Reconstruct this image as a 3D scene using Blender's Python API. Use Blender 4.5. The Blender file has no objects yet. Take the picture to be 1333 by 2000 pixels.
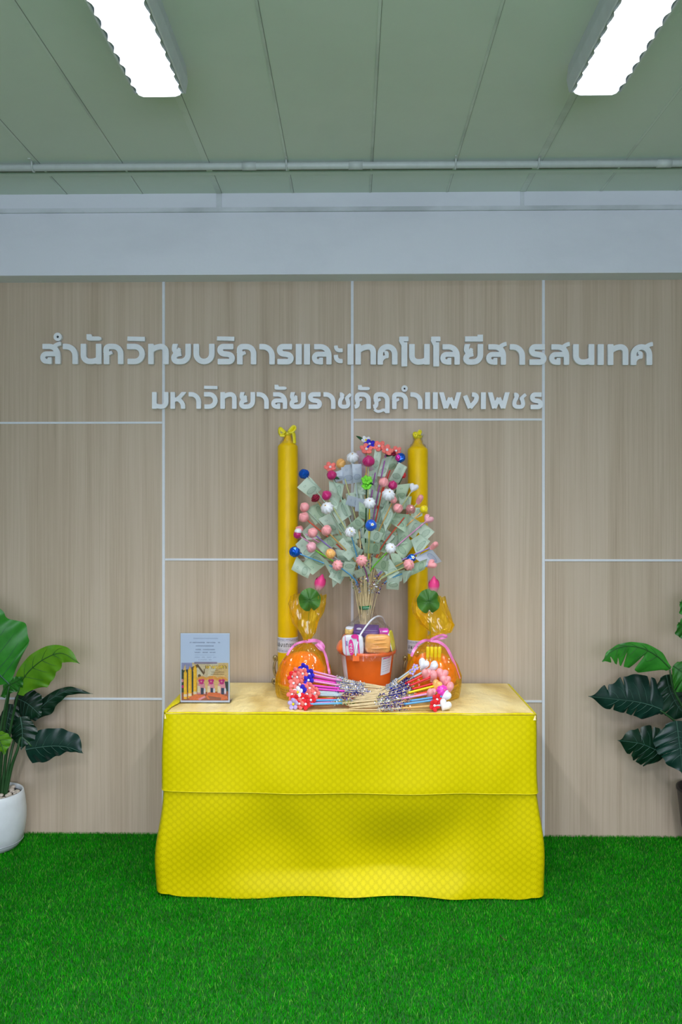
import bpy, bmesh, math, random
import numpy as np
from mathutils import Vector, Matrix
from mathutils.geometry import tessellate_polygon

random.seed(11)
rng = np.random.default_rng(5)
SC = bpy.context.scene
COL = SC.collection
PI = math.pi

# ------------------------------------------------------------------ camera, world, exposure, lights
CAM_D, CAM_H, FOC = 3.866, 1.57, 1556.0
YAW = math.atan(24.0 / FOC)
cam_data = bpy.data.cameras.new('camera')
cam_data.sensor_fit = 'VERTICAL'
cam_data.sensor_height = 36.0
cam_data.sensor_width = 24.0
cam_data.lens = FOC / 2000.0 * 36.0
cam_data.clip_start = 0.05
cam = bpy.data.objects.new('camera', cam_data)
COL.objects.link(cam)
cam.location = (0.0, -CAM_D, CAM_H)
cam.rotation_euler = (PI / 2, 0.0, YAW)
SC.camera = cam

SC.view_settings.view_transform = 'Standard'
SC.view_settings.look = 'None'
SC.view_settings.gamma = 1.0
SC.view_settings.use_curve_mapping = False
SC.view_settings.exposure = 0.50
SC.cycles.max_bounces = 8
SC.cycles.transparent_max_bounces = 24
SC.cycles.sample_clamp_indirect = 6.0

world = bpy.data.worlds.new('room_air')
SC.world = world
world.use_nodes = True
world.node_tree.nodes['Background'].inputs[0].default_value = (0.85, 0.92, 1.0, 1)
world.node_tree.nodes['Background'].inputs[1].default_value = 0.03

TUBE = (0.90, 0.925, 1.0)
def lamp(name, loc, sx, sy, power, spread=140):
    d = bpy.data.lights.new(name, 'AREA')
    d.shape = 'RECTANGLE'; d.size = sx; d.size_y = sy
    d.energy = power; d.color = TUBE; d.spread = math.radians(spread)
    o = bpy.data.objects.new(name, d)
    COL.objects.link(o); o.location = loc
    return o

LUM_X = (-0.652, 0.812)
LUM_Y0, LUM_LEN, LUM_Z = -1.19, 1.25, 2.975
LAMP_W = 26.0
for lx in LUM_X:                       # the two louvred lamps in view, then the next pair of the same rows behind the camera
    lamp('lamp_light', (lx, LUM_Y0 - LUM_LEN / 2 - 0.01, LUM_Z + 0.022), 0.13, LUM_LEN - 0.06, LAMP_W)
    lamp('lamp_light', (lx, -4.1, LUM_Z + 0.022), 0.13, LUM_LEN, LAMP_W * 1.7)

# broad fill light added behind the camera to brighten the beam and upper wall
fill_data = bpy.data.lights.new('added_fill_light', 'AREA'); fill_data.shape = 'RECTANGLE'; fill_data.size = 4.6; fill_data.size_y = 1.7
fill_data.energy = 88.0; fill_data.color = (0.83, 0.89, 1.12)
fill_obj = bpy.data.objects.new('added_fill_light', fill_data); COL.objects.link(fill_obj)
fill_obj.location = (0.0, -6.36, 1.65); fill_obj.rotation_euler = (PI / 2, 0, 0)

# ------------------------------------------------------------------ helpers
def P(px, py, y):
    """The place in the room seen at pixel (px, py) of the 1333 x 2000 frame, at distance -y in front of the back wall."""
    dx, dz = (px - 666.5) / FOC, (1000.0 - py) / FOC
    c, s = math.cos(YAW), math.sin(YAW)
    rx, ry = dx * c - s, dx * s + c
    t = (y + CAM_D) / ry
    return Vector((rx * t, y, CAM_H + dz * t))

def nodes(name):
    m = bpy.data.materials.new(name); m.use_nodes = True
    nt = m.node_tree
    return m, nt, nt.nodes['Principled BSDF'], nt.nodes['Material Output']

def L(nt, a, b): nt.links.new(a, b)

def mapped(nt, scale=(1, 1, 1), kind='Object', rot=(0, 0, 0)):
    tc = nt.nodes.new('ShaderNodeTexCoord'); mp = nt.nodes.new('ShaderNodeMapping')
    mp.inputs['Scale'].default_value = scale; mp.inputs['Rotation'].default_value = rot
    L(nt, tc.outputs[kind], mp.inputs['Vector'])
    return mp.outputs['Vector']

def noise(nt, vec, scale, detail=3, rough=0.55):
    n = nt.nodes.new('ShaderNodeTexNoise')
    n.inputs['Scale'].default_value = scale; n.inputs['Detail'].default_value = detail
    n.inputs['Roughness'].default_value = rough
    if vec is not None: L(nt, vec, n.inputs['Vector'])
    return n

def ramp(nt, fac, stops):
    r = nt.nodes.new('ShaderNodeValToRGB')
    while len(r.color_ramp.elements) < len(stops): r.color_ramp.elements.new(0.5)
    for e, (p, c) in zip(r.color_ramp.elements, stops):
        e.position = p; e.color = (*c, 1) if len(c) == 3 else c
    L(nt, fac, r.inputs['Fac'])
    return r

def bump(nt, h, bsdf, strength, dist=0.01):
    b = nt.nodes.new('ShaderNodeBump')
    b.inputs['Strength'].default_value = strength; b.inputs['Distance'].default_value = dist
    L(nt, h, b.inputs['Height']); L(nt, b.outputs['Normal'], bsdf.inputs['Normal'])

def mathn(nt, op, a, b=None, c=None):
    n = nt.nodes.new('ShaderNodeMath'); n.operation = op
    for i, v in enumerate((a, b, c)):
        if v is None: continue
        if isinstance(v, (int, float)): n.inputs[i].default_value = v
        else: L(nt, v, n.inputs[i])
    return n.outputs[0]

_mats = {}
def mat(name, col, rough=0.6, vary=0.12, scale=30.0, metal=0.0, bumpy=0.0, sheen=0.0, coat=0.0, sss=0.0, trans=0.0, spec=0.5, stretch=(1, 1, 1)):
    """A plain surface with a little procedural unevenness of tone."""
    if name in _mats: return _mats[name]
    m, nt, b, out = nodes(name)
    n = noise(nt, mapped(nt, stretch), scale)
    lo = [max(0, c * (1 - vary)) for c in col]; hi = [min(1, c * (1 + vary)) for c in col]
    r = ramp(nt, n.outputs['Fac'], [(0.3, lo), (0.7, hi)])
    L(nt, r.outputs['Color'], b.inputs['Base Color'])
    b.inputs['Roughness'].default_value = rough; b.inputs['Metallic'].default_value = metal
    b.inputs['Specular IOR Level'].default_value = spec
    if sheen: b.inputs['Sheen Weight'].default_value = sheen
    if coat: b.inputs['Coat Weight'].default_value = coat; b.inputs['Coat Roughness'].default_value = 0.08
    if sss:
        b.inputs['Subsurface Weight'].default_value = sss; b.inputs['Subsurface Radius'].default_value = (0.02, 0.012, 0.006)
        b.inputs['Subsurface Scale'].default_value = 0.5
    if trans: b.inputs['Transmission Weight'].default_value = trans
    if bumpy: bump(nt, n.outputs['Fac'], b, bumpy)
    _mats[name] = m
    return m

def leafmat(name, col, dark, rough=0.35, trans=0.25):
    m, nt, b, out = nodes(name)
    n = noise(nt, mapped(nt), 14, 4)
    r = ramp(nt, n.outputs['Fac'], [(0.3, dark), (0.72, col)])
    L(nt, r.outputs['Color'], b.inputs['Base Color'])
    b.inputs['Roughness'].default_value = rough
    t = nt.nodes.new('ShaderNodeBsdfTranslucent'); L(nt, r.outputs['Color'], t.inputs['Color'])
    mx = nt.nodes.new('ShaderNodeMixShader'); mx.inputs[0].default_value = trans
    L(nt, b.outputs[0], mx.inputs[1]); L(nt, t.outputs[0], mx.inputs[2]); L(nt, mx.outputs[0], out.inputs['Surface'])
    return m

def film(name, tint, body, gloss=0.25, bumpscale=28.0, strength=0.6, bodycol=None):
    """Crinkled see-through film: tinted transparency, some milky body, sharp glints."""
    m, nt, b, out = nodes(name)
    nt.nodes.remove(b)
    bc = (*(bodycol or tint), 1)
    tr = nt.nodes.new('ShaderNodeBsdfTransparent'); tr.inputs[0].default_value = (*tint, 1)
    tl = nt.nodes.new('ShaderNodeBsdfDiffuse'); tl.inputs[0].default_value = bc
    tt = nt.nodes.new('ShaderNodeBsdfTranslucent'); tt.inputs[0].default_value = bc
    ta = nt.nodes.new('ShaderNodeAddShader'); L(nt, tl.outputs[0], ta.inputs[0]); L(nt, tt.outputs[0], ta.inputs[1]); tl = ta
    gl = nt.nodes.new('ShaderNodeBsdfGlossy'); gl.inputs['Roughness'].default_value = 0.05
    m1 = nt.nodes.new('ShaderNodeMixShader'); m1.inputs[0].default_value = body
    L(nt, tr.outputs[0], m1.inputs[1]); L(nt, tl.outputs[0], m1.inputs[2])
    n = noise(nt, mapped(nt, (1, 1, 0.35)), bumpscale, 2, 0.4)
    v = nt.nodes.new('ShaderNodeTexVoronoi'); v.inputs['Scale'].default_value = bumpscale * 0.9
    L(nt, mapped(nt, (1, 1, 0.35)), v.inputs['Vector'])
    h = mathn(nt, 'ADD', n.outputs['Fac'], mathn(nt, 'MULTIPLY', v.outputs['Distance'], 0.7))
    bp = nt.nodes.new('ShaderNodeBump'); bp.inputs['Strength'].default_value = strength; bp.inputs['Distance'].default_value = 0.02
    L(nt, h, bp.inputs['Height']); L(nt, bp.outputs[0], gl.inputs['Normal'])
    fr = nt.nodes.new('ShaderNodeFresnel'); fr.inputs['IOR'].default_value = 1.45; L(nt, bp.outputs[0], fr.inputs['Normal'])
    f = mathn(nt, 'MINIMUM', mathn(nt, 'ADD', mathn(nt, 'MULTIPLY', fr.outputs[0], 0.45), gloss * 0.35), 0.5)
    m2 = nt.nodes.new('ShaderNodeMixShader'); L(nt, f, m2.inputs[0])
    L(nt, m1.outputs[0], m2.inputs[1]); L(nt, gl.outputs[0], m2.inputs[2]); L(nt, m2.outputs[0], out.inputs['Surface'])
    return m

_org = {}
class MB:
    """Collects shapes in room coordinates; build() links them as one mesh object."""
    def __init__(s): s.v, s.f, s.m, s.uv, s.smooth = [], [], [], {}, []
    def add(s, verts, faces, mi=0, uv=None, smooth=False):
        o = len(s.v)
        s.v.extend([tuple(p) for p in verts])
        for k, f in enumerate(faces):
            if uv is not None: s.uv[len(s.f)] = [uv[i] for i in f]
            s.f.append([i + o for i in f]); s.m.append(mi); s.smooth.append(smooth)
    def box(s, a, b, mi=0):
        x0, y0, z0 = a; x1, y1, z1 = b
        vs = [(x0, y0, z0), (x1, y0, z0), (x1, y1, z0), (x0, y1, z0), (x0, y0, z1), (x1, y0, z1), (x1, y1, z1), (x0, y1, z1)]
        s.add(vs, [(0, 3, 2, 1), (4, 5, 6, 7), (0, 1, 5, 4), (1, 2, 6, 5), (2, 3, 7, 6), (3, 0, 4, 7)], mi)
    def tube(s, pts, rad, seg=8, mi=0, cap=True, flat=1.0):
        pts = [Vector(p) for p in pts]; n = len(pts)
        if isinstance(rad, (int, float)): rad = [rad] * n
        vs = []; nrm = None
        for i, p in enumerate(pts):
            t = (pts[min(i + 1, n - 1)] - pts[max(i - 1, 0)]).normalized()
            if nrm is None:
                nrm = t.orthogonal().normalized()
            else:
                nrm = (nrm - t * nrm.dot(t))
                nrm = nrm.normalized() if nrm.length > 1e-6 else t.orthogonal().normalized()
            bn = t.cross(nrm)
            for k in range(seg):
                a = 2 * PI * k / seg
                vs.append(p + (nrm * math.cos(a) + bn * math.sin(a) * flat) * rad[i])
        fs = [(i * seg + k, i * seg + (k + 1) % seg, (i + 1) * seg + (k + 1) % seg, (i + 1) * seg + k) for i in range(n - 1) for k in range(seg)]
        if cap: fs += [tuple(range(seg - 1, -1, -1)), tuple((n - 1) * seg + k for k in range(seg))]
        s.add(vs, fs, mi, smooth=True)
    def lathe(s, prof, M=None, seg=24, mi=0, fn=None, cap0=True, cap1=True, sx=1.0, sy=1.0):
        """prof: (r, z) list; fn(theta, i) scales the radius."""
        M = M or Matrix(); vs = []
        for i, (r, z) in enumerate(prof):
            for k in range(seg):
                a = 2 * PI * k / seg
                q = r * (fn(a, i) if fn else 1.0)
                vs.append(M @ Vector((q * math.cos(a) * sx, q * math.sin(a) * sy, z)))
        n = len(prof)
        fs = [(i * seg + k, i * seg + (k + 1) % seg, (i + 1) * seg + (k + 1) % seg, (i + 1) * seg + k) for i in range(n - 1) for k in range(seg)]
        if cap0: fs.append(tuple(range(seg - 1, -1, -1)))
        if cap1: fs.append(tuple((n - 1) * seg + k for k in range(seg)))
        s.add(vs, fs, mi, smooth=True)
    def grid(s, fn, nu, nv, mi=0, smooth=True, wrap=False):
        vs = []; uv = []
        for j in range(nv + 1):
            for i in range(nu + 1):
                vs.append(fn(i / nu, j / nv)); uv.append((i / nu, j / nv))
        w = nu + 1
        fs = [(j * w + i, j * w + i + 1, (j + 1) * w + i + 1, (j + 1) * w + i) for j in range(nv) for i in range(nu)]
        s.add(vs, fs, mi, uv, smooth)
    def ball(s, M, mi=0, n=10, sx=1, sy=1, sz=1):
        prof = [(max(1e-4, math.sin(PI * i / n)), -math.cos(PI * i / n)) for i in range(n + 1)]
        s.lathe(prof, M @ Matrix.Diagonal((sx, sy, sz, 1)), n * 2 if n < 9 else 14, mi, cap0=False, cap1=False)
    def poly(s, loops, y0, y1, mi=0):
        """Outlines (x, z) with holes -> a solid plate between the depths y0 (back) and y1 (front)."""
        flat = [p for lp in loops for p in lp]
        tris = tessellate_polygon([[Vector((p[0], p[1], 0)) for p in lp] for lp in loops])
        s.add([(p[0], y1, p[1]) for p in flat], [tuple(t) for t in tris], mi)
        o = 0
        for lp in loops:
            k = len(lp)
            s.add([(p[0], y1, p[1]) for p in lp] + [(p[0], y0, p[1]) for p in lp],
                  [(i, (i + 1) % k, k + (i + 1) % k, k + i) for i in range(k)], mi)
    def build(s, name, mats, parent=None):
        me = bpy.data.meshes.new(name)
        org = _org.get(parent.name, Vector()) if parent else Vector()
        me.from_pydata([(p[0] - org[0], p[1] - org[1], p[2] - org[2]) for p in s.v], [], s.f)
        if not isinstance(mats, (list, tuple)): mats = [mats]
        for m in mats: me.materials.append(m)
        me.polygons.foreach_set('material_index', s.m)
        me.polygons.foreach_set('use_smooth', s.smooth)
        if s.uv:
            ul = me.uv_layers.new(name='UVMap')
            for pi, p in enumerate(me.polygons):
                if pi in s.uv:
                    for li, c in zip(p.loop_indices, s.uv[pi]): ul.data[li].uv = c
        me.update()
        o = bpy.data.objects.new(name, me)
        COL.objects.link(o)
        if parent:
            o.parent = parent
            _org[o.name] = org
        return o

def tag(o, label=None, cat=None, group=None, kind=None):
    if label: o['label'] = label
    if cat: o['category'] = cat
    if group: o['group'] = group
    if kind: o['kind'] = kind
    return o

def thing(name, label, cat, loc, group=None):
    o = bpy.data.objects.new(name, None)
    COL.objects.link(o); o.location = loc; o.empty_display_size = 0.05
    _org[o.name] = Vector(loc)
    return tag(o, label, cat, group)

def struct(mb, name, m, label=None):
    o = mb.build(name, m); o['kind'] = 'structure'
    tag(o, label)
    return o

def frame_to(p, d, roll=0.0):
    """Matrix whose z axis runs along d at the place p."""
    d = Vector(d).normalized()
    x = Vector((1, 0, 0)) if abs(d.x) < 0.9 else Vector((0, 1, 0))
    y = d.cross(x).normalized(); x = y.cross(d)
    M = Matrix((x, y, d)).transposed().to_4x4()
    return Matrix.Translation(p) @ M @ Matrix.Rotation(roll, 4, 'Z')

def smoothpath(pts, n=24):
    """Catmull-Rom through the points."""
    pts = [Vector(p) for p in pts]
    q = [pts[0] * 2 - pts[1]] + pts + [pts[-1] * 2 - pts[-2]]
    out = []
    segs = len(pts) - 1
    for i in range(n + 1):
        u = i / n * segs; k = min(int(u), segs - 1); t = u - k
        a, b, c, d = q[k], q[k + 1], q[k + 2], q[k + 3]
        out.append(0.5 * ((2 * b) + (c - a) * t + (2 * a - 5 * b + 4 * c - d) * t * t + (3 * b - a - 3 * c + d) * t ** 3))
    return out

# ------------------------------------------------------------------ the room
CEIL, BEAM_Y, BEAM_Z = 3.07, -0.115, 2.69
RX, RY = 3.0, -6.4

def wood_mat():
    m, nt, b, out = nodes('wood_laminate')
    v = mapped(nt, (1, 1, 1))
    fine = noise(nt, mapped(nt, (95, 95, 1.3)), 1.0, 5, 0.7)
    broad = noise(nt, mapped(nt, (11, 11, 0.35)), 1.0, 3, 0.5)
    wv = noise(nt, mapped(nt, (30, 30, 0.55)), 1.0, 3, 0.6)
    s = mathn(nt, 'ADD', mathn(nt, 'MULTIPLY', fine.outputs['Fac'], 0.42), mathn(nt, 'ADD', mathn(nt, 'MULTIPLY', broad.outputs['Fac'], 0.36), mathn(nt, 'MULTIPLY', wv.outputs['Fac'], 0.22)))
    r = ramp(nt, s, [(0.28, (0.32, 0.238, 0.16)), (0.42, (0.475, 0.375, 0.272)), (0.54, (0.565, 0.458, 0.345)), (0.68, (0.62, 0.515, 0.402))])
    # each board of the panelling has its own slight tone
    at = nt.nodes.new('ShaderNodeAttribute'); at.attribute_name = 'tone'
    mx = nt.nodes.new('ShaderNodeMix'); mx.data_type = 'RGBA'; mx.blend_type = 'MULTIPLY'; mx.inputs['Factor'].default_value = 1.0
    L(nt, r.outputs['Color'], mx.inputs['A']); L(nt, at.outputs['Color'], mx.inputs['B'])
    L(nt, mx.outputs['Result'], b.inputs['Base Color'])
    b.inputs['Roughness'].default_value = 0.5; b.inputs['Specular IOR Level'].default_value = 0.3
    bump(nt, fine.outputs['Fac'], b, 0.08, 0.002)
    return m

def plaster(name, col, dirt, rough=0.75):
    m, nt, b, out = nodes(name)
    n1 = noise(nt, mapped(nt, (1, 1, 2)), 2.2, 5, 0.6); n2 = noise(nt, mapped(nt), 60, 3)
    r = ramp(nt, n1.outputs['Fac'], [(0.35, dirt), (0.55, col)])
    L(nt, r.outputs['Color'], b.inputs['Base Color']); b.inputs['Roughness'].default_value = rough
    bump(nt, n2.outputs['Fac'], b, 0.10, 0.004)
    return m

M_WOOD = wood_mat()
M_TRIM = mat('white_trim', (0.72, 0.74, 0.78), 0.4, 0.03)
M_PAINT = plaster('white_paint', (0.79, 0.805, 0.88), (0.75, 0.765, 0.84))
M_SIDE = plaster('side_wall_paint', (0.34, 0.33, 0.30), (0.30, 0.29, 0.27))
M_CEIL = plaster('ceiling_board_paint', (0.68, 0.77, 0.70), (0.65, 0.74, 0.67))
M_SEAM = plaster('seam_tape', (0.72, 0.80, 0.75), (0.50, 0.56, 0.52))
M_STRIP = plaster('dusty_strip', (0.71, 0.735, 0.79), (0.52, 0.55, 0.58))
M_PIPE = mat('conduit_plastic', (0.60, 0.65, 0.64), 0.45, 0.04)
M_DARKGAP = mat('dirty_gap', (0.26, 0.28, 0.26), 0.9)

# back wall: laminate boards between the white strips
VX = [-1.849, -0.924, -0.005, 0.919, 1.846]
ROWS = {0: [0, 0.660, 2.005, BEAM_Z + 0.05], 1: [0, 1.339, BEAM_Z + 0.05], 2: [0, 0.655, 2.017, BEAM_Z + 0.05], 3: [0, 1.337, BEAM_Z + 0.05]}
bm_ = MB(); tones = []
cols = [(-RX, VX[0], 3)] + [(VX[i], VX[i + 1], i) for i in range(4)] + [(VX[4], RX, 0)]
for (x0, x1, k) in cols:
    for z0, z1 in zip(ROWS[k][:-1], ROWS[k][1:]):
        bm_.box((x0, 0.0, z0), (x1, 0.03, z1)); tones.append(0.96 + 0.07 * random.random())
o = struct(bm_, 'wall_back', M_WOOD)
ca = o.data.color_attributes.new('tone', 'FLOAT_COLOR', 'POINT')
for i in range(len(o.data.vertices)):
    t = tones[i // 8]; ca.data[i].color = (t, t * 0.995, t * 0.99, 1)
n_ = 1
def strip(a, b, m=None):
    global n_
    mb = MB(); mb.box(a, b); struct(mb, 'trim_%d' % n_, m or M_TRIM); n_ += 1
for x in VX: strip((x - 0.0065, -0.004, 0.0), (x + 0.0065, 0.0, BEAM_Z))
for (x0, x1, k) in cols:
    for z in ROWS[k][1:-1]:
        strip((x0 + 0.0075, -0.0035, z - 0.005), (x1 - 0.0075, 0.0, z + 0.005))
mb = MB(); mb.box((-RX, 0.03, 0), (RX, 0.12, CEIL + 0.05)); struct(mb, 'wall_behind_panels', M_PAINT)
mb = MB(); mb.box((-RX, BEAM_Y, BEAM_Z), (RX, 0.03, CEIL)); struct(mb, 'beam', M_PAINT)
strip((-RX, BEAM_Y - 0.010, 3.003), (RX, BEAM_Y, CEIL), M_PAINT)              # board above the beam
strip((-RX, BEAM_Y - 0.013, 2.983), (RX, BEAM_Y, 3.003), M_STRIP)             # cover strip under it
mb = MB(); mb.box((-RX, RY, CEIL), (RX, 0.12, CEIL + 0.08)); struct(mb, 'ceiling', M_CEIL)
mb = MB(); mb.box((-RX - 0.1, RY, 0), (-RX, 0.12, CEIL)); struct(mb, 'wall_left', M_SIDE)
mb = MB(); mb.box((RX, RY, 0), (RX + 0.1, 0.12, CEIL)); struct(mb, 'wall_right', M_SIDE)
mb = MB(); mb.box((-RX, RY - 0.1, 0), (RX, RY, CEIL)); struct(mb, 'wall_front', M_SIDE)
mb = MB()                                                  # invented frame round the added fill light; no window is known there
for a_, b_ in (((-2.4, RY, 0.70), (2.4, RY + .05, 0.78)), ((-2.4, RY, 2.52), (2.4, RY + .05, 2.60)), ((-2.4, RY, 0.78), (-2.32, RY + .05, 2.52)), ((2.32, RY, 0.78), (2.4, RY + .05, 2.52))): mb.box(a_, b_)
struct(mb, 'fill_light_frame', M_TRIM)
# ceiling seams: thin tape strips with a dark crack along the edge
for i, x in enumerate((-1.71, -1.355, -0.997, -0.632, -0.285, 0.079, 0.439, 0.793, 1.157, 1.51)):
    w = 0.013 if x in (-0.632, 0.793) else 0.0045
    strip((x - w, RY, CEIL - 0.0025), (x + w, BEAM_Y - 0.013, CEIL), M_SEAM)
    strip((x + w, RY, CEIL - 0.001), (x + w + 0.0018, BEAM_Y - 0.013, CEIL), M_DARKGAP)
strip((-0.645, BEAM_Y - 0.014, 2.99), (-0.619, BEAM_Y - 0.010, CEIL - 0.003), M_STRIP)
strip((0.782, BEAM_Y - 0.014, 2.99), (0.800, BEAM_Y - 0.010, CEIL - 0.003), M_STRIP)
strip((-RX, -0.372, CEIL - 0.008), (RX, -0.345, CEIL), M_CEIL)               # batten beside the conduit
strip((-RX, -0.382, CEIL - 0.002), (RX, -0.372, CEIL), M_DARKGAP)

# floor and artificial grass
m, nt, b, out = nodes('turf_backing')
r = ramp(nt, noise(nt, mapped(nt), 40, 3).outputs['Fac'], [(0.3, (0.001, 0.06, 0.002)), (0.7, (0.003, 0.11, 0.004))])
L(nt, r.outputs['Color'], b.inputs['Base Color']); b.inputs['Roughness'].default_value = 0.9
mb = MB(); mb.box((-RX, RY, -0.06), (RX, 0.0, 0.0)); struct(mb, 'floor', m)

m, nt, b, out = nodes('turf_blade')
geo = nt.nodes.new('ShaderNodeNewGeometry')
r = ramp(nt, geo.outputs['Random Per Island'], [(0.0, (0.001, 0.16, 0.001)), (0.5, (0.004, 0.29, 0.001)), (0.84, (0.02, 0.40, 0.006)), (0.95, (0.10, 0.46, 0.03)), (1.0, (0.22, 0.54, 0.07))])
big = noise(nt, mapped(nt), 7, 3)
mx = nt.nodes.new('ShaderNodeMix'); mx.data_type = 'RGBA'; mx.blend_type = 'MULTIPLY'; mx.inputs['Factor'].default_value = 1.0
r2 = ramp(nt, big.outputs['Fac'], [(0.3, (0.72, 0.72, 0.72)), (0.7, (1.15, 1.1, 1.15))])
L(nt, r.outputs['Color'], mx.inputs['A']); L(nt, r2.outputs['Color'], mx.inputs['B']); L(nt, mx.outputs['Result'], b.inputs['Base Color'])
b.inputs['Roughness'].default_value = 0.6; b.inputs['Specular IOR Level'].default_value = 0.04
M_BLADE = m
def turf():
    bands = [(-1.55, -0.0, -2.0, 2.0, 62000), (-2.5, -1.55, -2.0, 2.0, 12000)]
    V, F = [], []
    off = 0
    for (y0, y1, x0, x1, dens) in bands:
        n = int((y1 - y0) * (x1 - x0) * dens)
        px = rng.uniform(x0, x1, n); py = rng.uniform(y0, y1, n)
        keep = ~((px > -0.72) & (px < 0.69) & (py > -0.58))
        px, py = px[keep], py[keep]; n = len(px)
        a = rng.uniform(0, 2 * PI, n); h = rng.uniform(0.008, 0.017, n); w = rng.uniform(0.0005, 0.0010, n)
        ln = rng.uniform(0.1, 0.9, n) * h; b2 = rng.uniform(0, 2 * PI, n)
        sx, sy = np.cos(a) * w, np.sin(a) * w; tx, ty = np.cos(b2) * ln, np.sin(b2) * ln
        ty = np.where(py + ty > -0.001, -np.abs(ty), ty)
        z0 = np.zeros(n)
        v = np.stack([np.stack([px - sx, py - sy, z0], 1), np.stack([px + sx, py + sy, z0], 1),
                      np.stack([px + sx * .8 + tx * .35, py + sy * .8 + ty * .35, h * .6], 1), np.stack([px - sx * .8 + tx * .35, py - sy * .8 + ty * .35, h * .6], 1),
                      np.stack([px + tx, py + ty, h], 1)], 1).reshape(-1, 3)
        base = (np.arange(n) * 5)[:, None] + off
        V.append(v); F.append((base + np.array([0, 1, 2, 0, 2, 3, 3, 2, 4])[None]).reshape(-1)); off += n * 5
    V = np.concatenate(V); F = np.concatenate(F).astype(np.int32)
    V[:, 1] = np.minimum(V[:, 1], -0.001)
    me = bpy.data.meshes.new('artificial_grass')
    me.vertices.add(len(V)); me.vertices.foreach_set('co', V.reshape(-1).astype(np.float32))
    nl = len(F); me.loops.add(nl); me.loops.foreach_set('vertex_index', F)
    me.polygons.add(nl // 3); me.polygons.foreach_set('loop_start', np.arange(0, nl, 3, dtype=np.int32))
    me.update(calc_edges=True); me.validate()
    me.materials.append(M_BLADE)
    o = bpy.data.objects.new('artificial_grass', me); COL.objects.link(o)
    tag(o, 'short bright green artificial grass covering the floor', 'grass', kind='stuff')
turf()

# conduit pipe along the ceiling
t = thing('conduit_pipe', 'white plastic conduit pipe running along the ceiling in front of the beam', 'pipe', (0, -0.465, CEIL))
mb = MB(); mb.tube([(-RX + 0.002, -0.465, CEIL - 0.021), (0, -0.465, CEIL - 0.021), (RX - 0.002, -0.465, CEIL - 0.021)], 0.0145, 12); mb.build('pipe', M_PIPE, t)
for px in (65, 560, 890, 1052):
    q = P(px, 312, -0.465); x = q.x
    mb = MB()
    arc = [(x, -0.465 + 0.0165 * math.cos(a), CEIL - 0.021 + 0.0165 * math.sin(a)) for a in np.linspace(-PI * 0.1, -PI * 0.9, 9)]
    arc = [(x, -0.447, CEIL)] + arc + [(x, -0.483, CEIL)]
    for k in range(len(arc) - 1):
        a_, b_ = Vector(arc[k]), Vector(arc[k + 1])
        mb.tube([a_, b_], 0.004, 6)
    mb.box((x - 0.006, -0.51, CEIL - 0.003), (x + 0.006, -0.483, CEIL))
    mb.build('pipe_clip', M_PIPE, t)
for px, py in ((487, 330), (695, 327), (1298, 326)):
    x = P(px, py, -0.465).x
    mb = MB(); mb.tube([(x - 0.03, -0.465, CEIL - 0.021), (x + 0.03, -0.465, CEIL - 0.021)], 0.0168, 12); mb.build('pipe_coupling', M_PIPE, t)

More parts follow.
